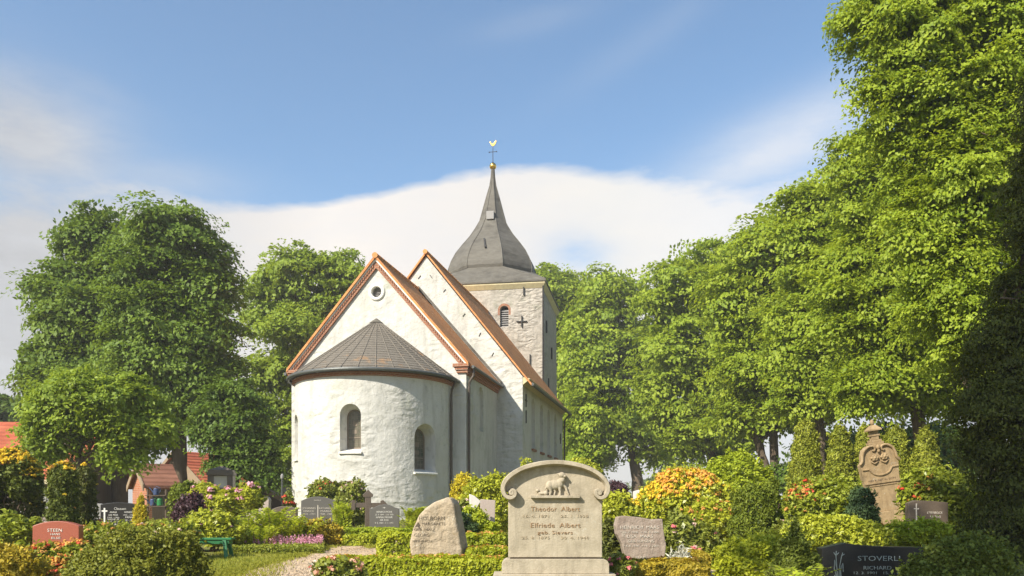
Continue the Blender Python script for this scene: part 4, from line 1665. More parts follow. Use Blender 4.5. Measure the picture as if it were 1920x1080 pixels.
for s_ in (-1, 1):
    x, z = lp(s_ * 82, 924)
    vb = MB().lathe([(.006, -.012), (.03, -.012), (.036, 0), (.036, .2)], 16, M=Matrix.Translation((x, -.085, z)) @ Matrix.Rotation(R(-90), 4, 'X'))
    vb.build('volute', M['sandstone'], al, bevel=.004)
pb = MB()
(x0, z0), (x1, z1) = lp(-100, 1075), lp(100, 1048)
pb.prism([(x0, z0), (x1, z0), (x1, z1 - .06), (x1 - .02, z1 - .02), (x1 - .06, z1), (x0 + .06, z1), (x0 + .02, z1 - .02), (x0, z1 - .06)], -.07, .34)
pb.build('plinth', M['sandstone'], al, bevel=.006)
jb = MB()
(x0, z0), (x1, z1) = lp(-84, 1048.3), lp(84, 1045)
jb.box(x0, x1, .012, .22, z0 + .001, z1 - .001)
jb.build('joint', M['ink_dark'], al)
bb = MB()
(x0, z0), (x1, z1) = lp(-116, 1075.3), lp(112, 1075.3)
bb.box(x0, x1, -.14, .42, -.1, z1)
bb.build('base', M['sandstone'], al, bevel=.015)
# ledge with the sheep
lb = MB()
(x0, z0), (x1, z1) = lp(-46, 934), lp(46, 929)
lb.box(x0, x1, -.06, .01, z0, z1)
led = lb.build('ledge', M['sandstone'], al, bevel=.004)


def remeshed(mb, name, mat, parent, voxel, smooth=2):
    o = link(name, mb.mesh(name), mat, parent, False)
    md = o.modifiers.new('r', 'REMESH'); md.mode = 'VOXEL'; md.voxel_size = voxel
    sm_ = o.modifiers.new('s', 'SMOOTH'); sm_.iterations = smooth; sm_.factor = .5
    evaluated(o)
    o.data.polygons.foreach_set('use_smooth', [True] * len(o.data.polygons))
    if not o.data.materials:
        o.data.materials.append(mat)
    return o


rl = MB()


def rp(px, py, y):
    x, z = lp(px - 1041, py)
    return Vector((x, y, z))


def rball(px, py, rx, ry, y=-.02, d_=.04):
    rl.ball(rp(px, py, y), (rx * k_, d_, ry * k_), 14, 10)


def rlimb(pts_, r0, y=-.03):
    rl.tube([rp(a, b, y) for a, b in pts_], [r * k_ for r in (r0 if isinstance(r0, (list, tuple)) else [r0] * len(pts_))], 8)


rball(1040, 909, 14, 9.5); rball(1031, 910, 8, 9); rball(1049, 907, 8, 9); rball(1054, 900, 6, 7, -.03)
rball(1053, 891, 6.5, 5.5, -.045, .035); rball(1058.5, 893.5, 3.5, 3, -.05, .03)
rlimb([(1048, 888), (1045, 890)], [1.4, 2], -.05)
rlimb([(1031, 914), (1033, 922), (1031, 929)], [4, 2.6, 2.2]); rlimb([(1038, 915), (1041, 922), (1039, 929)], [3, 2.2, 2], -.015)
rlimb([(1049, 914), (1050, 922), (1050, 929)], [3.4, 2.4, 2.1]); rlimb([(1055, 908), (1061, 915), (1064, 924), (1067, 929)], [3.2, 2.6, 2.2, 2], -.015)
rlimb([(1027, 906), (1024, 914), (1022, 918)], [2, 1.6, 1.2])
remeshed(rl, 'sheep_relief', M['sandstone'], led, .0055)
rl = MB()
rball(1017, 925, 9, 3.6, -.015, .03); rball(1008, 920, 3.5, 3, -.02, .025); rball(1023, 925, 5, 4.5, -.02, .03)
rlimb([(1004, 914), (1006, 918)], [1, 1.4], -.02); rlimb([(1012, 927), (1013, 929.5)], 1.4, -.025); rlimb([(1022, 927), (1023, 929.5)], 1.5, -.025)
remeshed(rl, 'lamb_relief', M['sandstone'], led, .005)
writing(al, ax0, zb, AYD, [('Theodor  Albert', 1041, 958.5, 92, 9)], M['ink_rust'])
writing(al, ax0, zb, AYD, [('Elfriede  Albert', 1041, 989, 93, 9), ('geb. Sievers', 1041, 1001.5, 66, 6.5)], M['ink_rust'])
writing(al, ax0, zb, AYD, [('16. 4. 1871      25. 1. 1938', 1041, 970, 122, 5), ('25. 8. 1875      30. 4. 1946', 1041, 1010.5, 126, 5)], M['ink_faint'])

# --- the leaning field boulder
bo = [(776, 1075), (770, 1048), (767, 1018), (773, 990), (785, 967), (797, 951), (815, 941), (838, 931), (846, 934), (852, 946), (856, 972), (862, 1000), (868, 1040), (870, 1075)]
BYD = 13.0
pl = [to_face(a, b, BYD) for a, b in bo]
bcx = to_face(818, 1040, BYD)[0]; bzb = gz(bcx, BYD)
bt = empty('boulder_gravestone', (bcx, BYD, bzb), 'rounded tan boulder gravestone with carved dark names and a dove', 'gravestone', GST)
mb = MB()
nlay = 5
V_, F_ = [], []
lay = [(-.015, .90, 0), (0.0, .97, 0), (.04, 1.0, .0), (.22, 1.0, .05), (.40, .93, .09), (.46, .84, .10)]
cxp = sum(p for p, _ in pl) / len(pl); czp = sum(q for _, q in pl) / len(pl)
# resample the outline densely
den = []
for i in range(len(pl)):
    a, b = pl[i], pl[(i + 1) % len(pl)]
    for j in range(6):
        den.append((a[0] + (b[0] - a[0]) * j / 6, a[1] + (b[1] - a[1]) * j / 6))
for y, s_, dx_ in lay:
    V_ += [((p - cxp) * s_ + cxp - bcx + dx_, y, (q - czp) * s_ + czp - bzb) for p, q in den]
nd_ = len(den)
for L_ in range(len(lay) - 1):
    F_ += [(L_ * nd_ + i, L_ * nd_ + (i + 1) % nd_, (L_ + 1) * nd_ + (i + 1) % nd_, (L_ + 1) * nd_ + i) for i in range(nd_)]
F_ += [tuple(range(nd_)), tuple(range(len(lay) * nd_ - 1, (len(lay) - 1) * nd_ - 1, -1))]
mb.add(V_, F_)
bo_ = mb.build('boulder', M['fieldstone'], bt)
md = bo_.modifiers.new('r', 'REMESH'); md.mode = 'VOXEL'; md.voxel_size = .022
tx_ = bpy.data.textures.new('lumps', 'CLOUDS'); tx_.noise_scale = .22; tx_.noise_depth = 3
md = bo_.modifiers.new('d', 'DISPLACE'); md.texture = tx_; md.strength = .045; md.mid_level = .5; md.texture_coords = 'LOCAL'
md = bo_.modifiers.new('s', 'SMOOTH'); md.iterations = 2
evaluated(bo_)
bo_.data.polygons.foreach_set('use_smooth', [True] * len(bo_.data.polygons))
writing(bt, bcx, bzb, BYD, [('HOLBORN', 810, 975, 48, 7), ('MARGARETE', 813, 985, 44, 5.5), ('GEB. MAU', 795, 995, 38, 4.5), ('GEORG', 791, 1006, 28, 6),
                            ('HEINRICH', 792, 1016.5, 36, 4)], M['ink_dark'], y=-.019, depth=.003)
from mathutils.bvhtree import BVHTree
bvh = BVHTree.FromPolygons([v.co.copy() for v in bo_.data.vertices], [tuple(p.vertices) for p in bo_.data.polygons])


def lay_on_boulder(o):
    for v_ in o.data.vertices:
        h = bvh.ray_cast(Vector((v_.co.x, -1, v_.co.z)), Vector((0, 1, 0)))
        if h[0] is not None:
            v_.co.y = h[0].y + (-.004 if v_.co.y < -.019 else .004)


for o in bt.children:
    if o.name.startswith('inscription'):
        lay_on_boulder(o)
bird = MB()
bx, bz = to_face(783, 986, BYD)
bird.prism([(bx - bcx - .05, bz - bzb - .03), (bx - bcx - .02, bz - bzb + .02), (bx - bcx + .01, bz - bzb + .06), (bx - bcx + .05, bz - bzb + .0), (bx - bcx + .03, bz - bzb - .0), (bx - bcx + .035, bz - bzb - .05), (bx - bcx, bz - bzb - .01)], -.055, -.0)
lay_on_boulder(bird.build('carved_dove', M['ink_dark'], bt))

# --- split brown stone
t, cx, zb = stone('gravestone', 'split brown stone gravestone with ragged edges and pale names', [(1180, 1085), (1172, 1045), (1166, 1020), (1156, 1001), (1154, 985), (1158, 969), (1172, 967), (1200, 970), (1222, 974), (1243, 973),
           (1245, 995), (1250, 1022), (1246, 1057), (1242, 1085)], 12.9, .20, M['brownstone'], 4, bevel=.015)
writing(t, cx, zb, 12.9, [('HEINRICH  MAAS', 1199, 991.5, 73, 6.2), ('* 30. 7. 1908   + 18. 8. 1984', 1199, 999.5, 72, 3.6), ('LISA  MAAS', 1200, 1008.5, 49, 6), ('GEB. LOHSENG', 1202, 1017, 50, 4.8),
                          ('* 4. 8. 1914   + 16. 2. 2003', 1202, 1025.5, 66, 3.8), ('RUHE', 1202, 1047, 20, 4)], M['ink_pale'])

# --- black granite in the right foreground
t, cx, zb = stone('gravestone', 'black granite gravestone with engraved lily and silver name in the shaded corner', [(1541, 1120), (1541, 1028), (1558, 1024), (1584, 1018), (1600, 1020.5), (1630, 1023.5), (1665, 1025), (1732, 1026), (1732, 1120)], 10.8, .2, M['black_granite'], 0, bevel=.006)
writing(t, cx, zb, 10.8, [('STOVERLI', 1648, 1051.5, 79, 9.5), ('RICHARD', 1645, 1068, 52, 7), ('12. 3. 1901   15. 1. 1986', 1650, 1076.5, 100, 5)], M['ink_grey'])
ly = MB()


def lily(pts_, r):
    q = [to_face(a, b, 10.8) for a, b in pts_]
    ly.tube([(x - cx, -.003, z - zb) for x, z in q], r, 5)


for pts_, r in (([(1571, 1090), (1569, 1065), (1567, 1040)], .006), ([(1572, 1090), (1574, 1062), (1578, 1042)], .005), ([(1570, 1085), (1564, 1066), (1565, 1050), (1568, 1062)], .007),
                ([(1574, 1085), (1577, 1062), (1580, 1056), (1581, 1072)], .006), ([(1567, 1042), (1563, 1036)], .006), ([(1567, 1042), (1568, 1033)], .006), ([(1567, 1042), (1573, 1036)], .005),
                ([(1578, 1042), (1580, 1036)], .005), ([(1578, 1042), (1583, 1039)], .005), ([(1566, 1078), (1563, 1085)], .006), ([(1576, 1070), (1577, 1085)], .006)):
    lily(pts_, r)
ly.build('engraved_lily', M['ink_grey'], t)

# --- grey double stone, black cross, grey single stone before the apse
t, cx, zb = stone('gravestone', 'wide grey granite double gravestone with arched top before the apse wall', arc_top(565, 627, 931, 939, 1000), 24, .22, M['grey_granite'], 6)
writing(t, cx, zb, 24, [('FAMILIE', 595.5, 939, 13, 2.2), ('JOHANNES', 580, 954.5, 24, 3.5), ('HINRICH', 579, 960, 19, 3.5), ('1902 - 1971', 580, 965.5, 22, 3.5), ('KATHARINA', 611, 954.5, 26, 3.5), ('MARIA', 611, 960, 20, 3.5),
                        ('1908 - 1985', 611, 965.5, 22, 3.5), ('WITT', 594, 982, 20, 4)], M['ink_pale'])
MB().box(-.01, .01, -.006, 0, .35, .78).build('centre_line', M['ink_pale'], t)
t, cx, zb = stone('gravestone', 'grey granite gravestone with wavy curved top and bright white lettering',
                  [(693, 1000), (693, 954), (703, 951), (711, 947), (721, 945.5), (731, 947), (739, 951), (748, 953.5), (748, 1000)], 23, .2, M['grey_granite'], 4)
writing(t, cx, zb, 23, [('+', 720.5, 954, 6, 4), ('HEINRICH MOHR', 720.5, 961.5, 29, 3.6), ('23. 3. 1899 - 2. 8. 1970', 720.5, 966.3, 34, 2.8), ('ANNA MOHR', 720.5, 971.5, 31, 3.4), ('GEB. RUGE', 720.5, 976.5, 16, 3.2), ('4. 5. 1904 - 7. 1. 1991', 720.5, 982, 34, 3)], M['ink_white'])
X_, z_ = to_face(690, 985, 24)
zb = gz(X_, 24)
cro = empty('grave_cross', (X_, 24, zb), 'dark cross with pointed trefoil ends between two grey gravestones', 'cross', rz=R(14))
kk = 24 / F
cb_ = MB()
H_ = EYE + (HZ - 918) * kk - zb
cb_.box(-.085, .085, -.06, .06, -.1, H_ - .22)
cb_.box(-.36, .36, -.055, .055, H_ - .52, H_ - .38)
for cxx, czz, dx_, dz_ in ((0, H_ - .22, 0, 1), (.36, H_ - .45, 1, 0), (-.36, H_ - .45, -1, 0)):
    pt = [(cxx - .13 * dz_, czz + .13 * dx_), (cxx + .13 * dz_, czz - .13 * dx_), (cxx + .15 * dz_ + .07 * dx_, czz - .15 * dx_ + .07 * dz_), (cxx + .22 * dx_, czz + .22 * dz_), (cxx - .15 * dz_ + .07 * dx_, czz + .15 * dx_ + .07 * dz_)]
    cb_.prism(pt, -.07, .07)
cb_.build('cross', M['brown_granite'], cro, bevel=.008)

# --- left group
t, cx, zb = stone('gravestone', 'black gravestone with white cross and white lettering beside a golden conifer', arc_top(190, 254, 942, 946, 1000), 20, .2, M['black_granite'], 8)
writing(t, cx, zb, 20, [('Claussen', 225, 956, 21, 5), ('ANNA', 213, 962, 13, 3.4), ('GEB. MEIER', 213, 967, 17, 3), ('1902 - 1966', 213, 971.5, 21, 2.6), ('WILHELM', 213, 975.5, 20, 3.4), ('1899 - 1979', 213, 980, 21, 2.6), ('HERBERT', 241, 962, 17, 3.4), ('1925 - 1944', 240, 967, 19, 2.6),
                        ('ERNA', 241, 971.5, 13, 3.4), ('1928 - 1999', 240, 976.5, 19, 2.6), ('RUHE', 224, 985, 17, 3.4)], M['ink_white'])
xk, zk = to_face(197.5, 965, 20)
crs = MB().box(xk - cx - .018, xk - cx + .018, -.01, 0, zk - zb - .23, zk - zb + .16)
crs.box(xk - cx - .065, xk - cx + .065, -.009, 0, zk - zb + .07, zk - zb + .105)
crs.build('white_cross', M['ink_white'], t)
t, cx, zb = stone('gravestone', 'red granite gravestone with arched top behind orange leaved shrub', arc_top(63, 146, 977, 986, 1090), 14, .2, M['red_granite'], 6)
writing(t, cx, zb, 14, [('STEEN', 103, 997, 26, 6), ('HANS', 104, 1003.5, 17, 4), ('ELSE', 105, 1010.5, 16, 4)], M['ink_white'])
t, cx, zb = stone('gravestone', 'small pale granite gravestone with a notched band behind the red stone', [(56, 1010), (55, 972), (60, 960), (66, 957), (95, 959), (93, 1010)], 19, .25, M['pale_granite'], 10)
nb = MB()
for i in range(9):
    a, z = to_face(61 + i * 3.6, 965, 19)
    nb.box(a - cx - .008, a - cx + .018, -.02, 0, z - zb - .025, z - zb + .025)
nb.build('notched_band', M['wood_dark'], t)
t, cx, zb = stone('gravestone', 'low grey gravestone in shade behind the notched pale stone', [(34, 1000), (34, 959), (62, 957), (62, 1000)], 22, .2, M['grey_rough'], 4)
t, cx, zb = stone('gravestone', 'dark grey gravestone with round top under the eaves of the red roofed house', arc_top(76, 110, 913, 921, 985), 26, .22, M['grey_rough'], 5)
t, cx, zb = stone('gravestone', 'mossy grey gravestone edge showing beside the black white-lettered stone', arc_top(173, 191, 944, 946, 1000), 21.5, .2, M['grey_rough'], 4)
t, cx, zb = stone('gravestone', 'low brown gravestone with rounded top behind the ferns', arc_top(510, 556, 949, 955, 1000), 25, .22, M['brown_granite'], 5)
t, cx, zb = stone('gravestone', 'slanted tan stone top showing above the ferns', [(462, 990), (462, 943), (480, 937), (500, 931), (504, 937), (500, 990)], 26, .4, M['pale_granite'], 5)

# --- pair right of the boulder, marble and others
t, cx, zb = stone('gravestone', 'slim pinkish granite slab behind the boulder beside a yellow bush', [(900, 1010), (901, 936), (929, 938), (927, 1010)], 17, .16, M['pale_granite'], 4)
t, cx, zb = stone('gravestone', 'white pointed marble wedge beside the slim granite slab', [(880, 1010), (881, 955), (880, 926), (890, 930), (902, 940), (893, 953), (886, 962), (887, 1010)], 16.5, .12, M['marble'], 5)
t, cx, zb = stone('gravestone', 'white marble gravestone with a dark cross behind yellow flowers', [(1188, 1000), (1188, 921), (1203, 917), (1204, 921), (1217, 923), (1216, 1000)], 26, .25, M['marble'], -4)
xk, zk = to_face(1203, 935, 26)
crs = MB().box(xk - cx - .03, xk - cx + .03, -.05, -.01, zk - zb - .6, zk - zb + .28)
crs.box(xk - cx - .12, xk - cx + .12, -.048, -.012, zk - zb - .05, zk - zb + .02)
crs.build('iron_cross', M['iron'], t)
t, cx, zb = stone('gravestone', 'pale marble gravestone half hidden by dark upright yew', [(1453, 1010), (1453, 957), (1479, 953), (1490, 955), (1490, 1010)], 19, .18, M['marble'], -6)
writing(t, cx, zb, 19, [('IRENE', 1468, 975, 20, 6)], M['ink_rust'])
t, cx, zb = stone('gravestone', 'brown granite gravestone with thin pale cross before the broad rhododendron', [(1705, 1010), (1705, 943), (1718, 938), (1745, 939), (1776, 942), (1776, 1010)], 17, .2, M['brown_granite'], -6)
writing(t, cx, zb, 17, [('STEENBOCK', 1752, 963.5, 28, 4.5), ('KLAUS', 1753, 970.5, 19, 4), ('1911', 1750, 981, 14, 3.5)], M['ink_pale'])
xk, zk = to_face(1719, 955, 17)
crs = MB().box(xk - cx - .012, xk - cx + .012, -.008, 0, zk - zb - .25, zk - zb + .12)
crs.box(xk - cx - .05, xk - cx + .05, -.007, 0, zk - zb + .0, zk - zb + .025)
crs.build('pale_cross', M['ink_pale'], t)
t, cx, zb = stone('gravestone', 'low square sandstone block at the foot of the tall stele', [(1678, 1010), (1678, 956), (1706, 955), (1706, 1010)], 21.5, .3, M['sand_old'], -4)

# --- the tall leaning stele
SY = 22.5
sk = SY / F
sx_, sz_ = to_face(1669, 995, SY)
zb = gz(sx_, SY)
st = empty('stele', (sx_, SY, zb), 'tall leaning baroque sandstone stele with urn finial among thuja columns', 'stele', GST)
st.rotation_euler = (0, R(-8.2), 0)
h0 = EYE + (HZ - 995) * sk - zb
LZ = lambda py: h0 + (995 - py) * sk * 1.008
PX = lambda d_: d_ * sk
sw = MB()
sw.prism([(PX(-33), -.2), (PX(33), -.2), (PX(33), LZ(958)), (PX(-33), LZ(958))], -.05, .30)
sw.build('pedestal', M['sand_old'], st, bevel=.015)
sw = MB()
out_l = [(-30, 958), (-33, 905), (-34.5, 880), (-36, 868), (-31, 862), (-30, 850), (-26, 840), (-18, 834), (-8, 832)]
poly = out_l + [(-x, y) for x, y in reversed(out_l)]
sw.prism([(PX(a), LZ(b)) for a, b in poly], 0, .24)
sw.build('slab', M['sand_old'], st, bevel=.012)
hd = MB()
pa, wa = smooth_path([(-38, 867), (-33, 861), (-31, 851), (-27, 842), (-19, 836), (-10, 835), (-6, 839), (-8, 844), (-12, 843)], [2.2, 2.6, 2.6, 2.6, 2.6, 2.4, 2.1, 1.7, 1.2])
for s_ in (-1, 1):
    hd.tube([(PX(s_ * a), -.03, LZ(b)) for a, b in pa], [PX(w_) for w_ in wa], 8)
hd.ball((0, -.04, LZ(838)), (PX(4), .05, PX(5)))
hd.ball((0, -.05, LZ(845)), (PX(3), .04, PX(3.5)))
hd.build('scrolls', M['sand_old'], st, smooth=True)
bnd = MB()
bnd.box(PX(-34), PX(34), -.035, 0, LZ(905), LZ(901.5))
pa = [(-34, 877), (-22, 877)] + [(-20 * math.cos(R(q)), 877 + 13 * math.sin(R(q))) for q in range(15, 180, 15)] + [(22, 877), (34, 877)]
bnd.tube([(PX(a), -.012, LZ(b)) for a, b in pa], PX(1.7), 6)
for s_ in (-1, 1):
    bnd.box(*sorted((PX(s_ * 26.0), PX(s_ * 28.5))), -.02, 0, LZ(956), LZ(908))
bnd.box(PX(-26), PX(26), -.018, 0, LZ(909.5), LZ(907.5))
bnd.build('raised_bands', M['sand_old'], st)
fl_ = MB()
for s_ in (-1, 1):
    for q in range(6):
        a = q * math.pi / 3
        fl_.ball((PX(s_ * 9 + 5.2 * math.cos(a)), -.03, LZ(857 + 4.2 * math.sin(a))), (PX(2.9), .05, PX(2.5)), 8, 6)
    fl_.ball((PX(s_ * 9), -.06, LZ(857)), (PX(2.6), .04, PX(2.4)), 8, 6)
    fl_.tube([(PX(s_ * 17), -.02, LZ(863)), (PX(s_ * 10), -.03, LZ(868)), (PX(s_ * 2), -.02, LZ(864))], [PX(1.2), PX(2), PX(1.2)], 6)
remeshed(fl_, 'flower_relief', M['sand_old'], st, .014, 1)
fn = MB()
Mf = Matrix.Translation((0, .12, 0))
fn.box(PX(-14), PX(14), .01, .23, LZ(832), LZ(828))
fn.box(PX(-11), PX(11), .025, .215, LZ(827.8), LZ(823.5))
fn.box(PX(-7), PX(7), .05, .19, LZ(823.3), LZ(817))
fn.box(PX(-9.5), PX(9.5), .035, .205, LZ(816.8), LZ(813.5))
fn.box(PX(-7.5), PX(7.5), .05, .19, LZ(813.3), LZ(807))
fn.add([(PX(s1 * a), .12 + s2 * PX(a) * .95, LZ(z)) for z, a in ((806.8, 12), (804, 12), (796, 4.5)) for s1, s2 in ((-1, -1), (1, -1), (1, 1), (-1, 1))],
       [(3, 2, 1, 0), (8, 9, 10, 11)] + [(j * 4 + i, j * 4 + (i + 1) % 4, (j + 1) * 4 + (i + 1) % 4, (j + 1) * 4 + i) for j in range(2) for i in range(4)])
fn.build('finial', M['sand_old'], st, bevel=.006)
MB().ball((0, .12, LZ(791)), (PX(4), PX(4), PX(6)), 14, 10).build('urn_knob', M['sand_old'], st, smooth=True)
writing(st, sx_, zb, SY, [('HIER RUHET IN GOTT', 1669, 900, 52, 3.6)], M['wood_dark']).location.z += LZ(995) - (EYE + (HZ - 995) * sk - zb)

# --- dark monument at the back left
MYD = 30
mk = MYD / F
mx_, _ = to_face(413, 930, MYD)
zb = gz(mx_, MYD)
mo_ = empty('grave_monument', (mx_, MYD, zb), 'dark polished grave monument with flat cap and pale relief niche above pink rhododendron', 'monument', rz=R(8))
Z = lambda py: EYE + (HZ - py) * mk - zb
pm = MB()
w2 = .44
for s_ in (-1, 1):
    pm.box(*sorted((s_ * .24, s_ * w2)), -.02, .5, -.2, Z(891))
pm.box(-.24, .24, .10, .49, -.2, Z(891.1))
pm.box(-w2 + .003, w2 - .003, 0, .498, -.2, Z(915))
pm.build('pillar', M['brown_granite'], mo_, bevel=.01)
MB().box(-.239, .239, .06, .099, Z(914.5), Z(892)).build('niche_relief', M['marble'], mo_)
cp_ = MB()
cp_.add([(sx * a, .24 + sy * b, Z(z)) for z, a, b in ((891, .47, .30), (885, .47, .30), (884.8, .43, .27), (881, .43, .27), (879, .30, .2), (873.5, .05, .04)) for sx, sy in ((-1, -1), (1, -1), (1, 1), (-1, 1))],
        [(3, 2, 1, 0), (20, 21, 22, 23)] + [(j * 4 + i, j * 4 + (i + 1) % 4, (j + 1) * 4 + (i + 1) % 4, (j + 1) * 4 + i) for j in range(5) for i in range(4)])
cp_.build('cap', M['brown_granite'], mo_, bevel=.006)

# --- thin post by the church corner
pX, _ = to_face(529, 950, 30)
po = empty('garden_post', (pX, 30, gz(pX, 30)), 'thin grey post with small glass head beside the church corner', 'post')
kp = 30 / F
MB().tube([(pX, 30, gz(pX, 30) - .1), (pX, 30, EYE + (HZ - 898) * kp)], .03, 8).build('shaft', M['gutter'], po, True)
MB().lathe([(.03, 0), (.055, .02), (.06, .12), (.04, .16), (.01, .19)], 10, c=(pX, 30, EYE + (HZ - 898) * kp)).build('head', M['grey_rough'], po, True)

# --- bench
bp0 = ground_at(410, 1047)
BY = bp0.y
bk = BY / F
bxc = (372 - 960) * bk
be = empty('bench', (bxc, BY, gz(bxc, BY)), 'low green wooden bench on the lawn behind the dark hedge', 'bench', rz=R(4))
sz = (1047 - 1009) * bk
L0, L1 = -.62, (432 - 372) * bk
for i in range(2):
    MB().box(L0, L1, i * .17, i * .17 + .155, sz - .035, sz).build('seat_board', M['bench'], be, bevel=.006)
MB().box(L0 + .05, L1 - .05, .02, .30, sz - .115, sz - .037).build('apron', M['bench'], be, bevel=.004)
for xx in (L0 + .22, L1 - .10):
    for yy, ly_ in ((.03, -.09), (.27, .09)):
        lg = MB()
        sgn = 1 if xx > 0 else -1
        Ml = Matrix.Translation((xx + (0 if yy < .1 else -.13 * sgn * 0), yy, 0))
        a, b = Vector((xx + .03 * sgn, yy + ly_, -.02)), Vector((xx - .03 * sgn, yy, sz - .04))
        w_ = .034
        lg.add([a + Vector((dx_, dy_, 0)) for dx_, dy_ in ((-w_, -w_), (w_, -w_), (w_, w_), (-w_, w_))] + [b + Vector((dx_, dy_, 0)) for dx_, dy_ in ((-w_, -w_), (w_, -w_), (w_, w_), (-w_, w_))],
               [(3, 2, 1, 0), (4, 5, 6, 7)] + [(i, (i + 1) % 4, 4 + (i + 1) % 4, 4 + i) for i in range(4)])
        lg.build('leg', M['bench'], be, bevel=.004)


# --- watering cans by the shed
def watering_can(px, py, Y, mat, label, yaw, s=1.0):
    p = at(px, py, Y)
    t = empty('watering_can', p, label, 'watering can', 'watering cans by the brick shed', R(yaw))
    MB().lathe([(.10 * s, 0), (.12 * s, .02 * s), (.12 * s, .26 * s), (.10 * s, .30 * s), (.095 * s, .30 * s)], 16).build('body', mat, t, smooth=False)
    MB().tube([(.10 * s, 0, .08 * s), (.24 * s, 0, .24 * s), (.34 * s, 0, .34 * s)], [.03 * s, .02 * s, .018 * s], 8).build('spout', mat, t)
    MB().tube([(-.11 * s, 0, .08 * s), (-.21 * s, 0, .18 * s), (-.18 * s, 0, .32 * s), (-.02 * s, 0, .38 * s), (.09 * s, 0, .30 * s)], .015 * s, 6).build('handle', mat, t)
    return t


rk = at(294, 948, 31)
rack = empty('can_rack', (rk.x, 31, gz(rk.x, 31)), 'dark wooden rack holding watering cans in front of the brick shed', 'rack')
zr_ = rk.z
for xx in (-.45, .45):
    MB().box(rk.x + xx * .75 - .025, rk.x + xx * .75 + .025, 30.97, 31.03, gz(rk.x, 31) - .1, zr_ + .6).build('upright', M['wood_dark'], rack, True)
for zz in (zr_ - .04, zr_ + .36):
    MB().box(rk.x - .38, rk.x + .38, 30.87, 31.13, zz, zz + .03).build('shelf', M['wood_dark'], rack, True)
watering_can(287, 947.5, 31, M['blue'], 'blue watering can on the lower shelf of the dark rack', 200, .85)
watering_can(300, 947.5, 31, M['green_can'], 'green watering can on the rack by the brick shed', 20, .9)
w2_ = watering_can(293, 929, 31, M['blue'], 'blue watering can on the upper shelf of the dark rack', 170, .85)
w2_.location.z = zr_ + .388
for o in COL.objects:
    if o.name.startswith('watering_can') and o is not w2_:
        o.location.z = zr_ - .008


# ================================================================== TREES
LR = 'lime trees in the long row beyond the church'
tree('lime_tree', 'lime tree behind the church tower, first of the row', [(1030, 560, 50, 65), (1075, 560, 45, 60), (1055, 680, 75, 110), (1085, 780, 60, 75), (1045, 820, 40, 50)], 92,
     [(1068, 935, 30), (1068, 860, 26), (1066, 780, 22), (1060, 640, 12)], 'linden_far', 640, 62, .54, 1.9, LR)
tree('lime_tree', 'lime tree with slim leaning bare trunk behind the white marble stone', [(1150, 562, 62, 60), (1115, 640, 65, 85), (1195, 640, 65, 90), (1150, 735, 85, 80), (1100, 795, 50, 55), (1225, 785, 55, 55), (1165, 800, 50, 40), (1115, 850, 42, 34), (1238, 845, 40, 30)], 82,
     [(1197, 930, 24), (1195, 900, 21), (1186, 850, 17), (1178, 790, 15), (1165, 680, 10)], 'linden_far', 800, 60, .49, 1.75, LR)
tree('lime_tree', 'rounded lime tree with straight trunk above the orange azalea', [(1270, 545, 70, 68), (1335, 520, 68, 75), (1300, 640, 90, 100), (1262, 735, 72, 80), (1345, 750, 75, 75), (1300, 800, 60, 38), (1370, 830, 42, 34), (1285, 838, 34, 22)], 64,
     [(1334, 930, 17), (1333, 870, 15), (1332, 790, 14), (1318, 650, 9)], 'linden_far', 880, 60, .39, 1.4, LR)
tree('lime_tree', 'lime tree with forked double trunk above the upright yew', [(1440, 470, 72, 78), (1395, 560, 75, 90), (1470, 590, 75, 100), (1420, 700, 85, 85), (1475, 750, 65, 60), (1390, 770, 50, 45)], 50,
     [(1446, 930, 22), (1438, 880, 15), (1420, 830, 13), (1405, 720, 9)], 'linden', 960, 60, .32, 1.15, LR, extra_trunks=([(1450, 930, 20), (1452, 870, 17), (1450, 800, 15), (1448, 640, 9)],))
tree('lime_tree', 'tall lime tree above the clipped thuja columns', [(1520, 415, 68, 82), (1560, 500, 85, 110), (1535, 630, 95, 105), (1585, 690, 95, 90), (1510, 740, 55, 50)], 42,
     [(1538, 930, 26), (1536, 850, 22), (1534, 760, 18), (1545, 600, 11)], 'linden', 1100, 60, .27, 1.0, LR, base_py=None)
tree('lime_tree', 'tall lime tree whose crown hangs over the stele', [(1620, 310, 62, 78), (1660, 420, 95, 115), (1625, 550, 95, 110), (1700, 630, 115, 110), (1640, 710, 75, 65), (1740, 720, 80, 50)], 33,
     [(1735, 930, 30), (1730, 840, 26), (1715, 740, 22), (1690, 560, 13)], 'linden', 1500, 60, .21, .85, LR)
tree('lime_tree', 'largest lime tree of the row, its crown leaving the picture top', [(1668, 40, 92, 120), (1700, -110, 120, 140), (1695, 200, 92, 105), (1790, 130, 140, 170), (1785, 350, 125, 150), (1830, 540, 120, 130), (1770, 500, 90, 100), (1930, 250, 160, 230), (1900, 640, 130, 90), (1890, 20, 140, 150), (1960, -60, 140, 160)], 24,
     [(1860, 960, 40), (1858, 820, 34), (1850, 640, 30), (1830, 300, 16)], 'linden', 3900, 64, .155, .62, LR)
LG = 'lime trees on the shed side of the church'
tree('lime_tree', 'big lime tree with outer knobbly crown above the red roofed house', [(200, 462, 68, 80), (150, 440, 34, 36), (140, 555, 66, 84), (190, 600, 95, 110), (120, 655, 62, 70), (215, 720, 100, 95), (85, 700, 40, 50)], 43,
     [(220, 940, 20), (218, 850, 19), (210, 700, 22), (190, 560, 12)], 'linden_left', 1150, 60, .28, 1.0, LG)
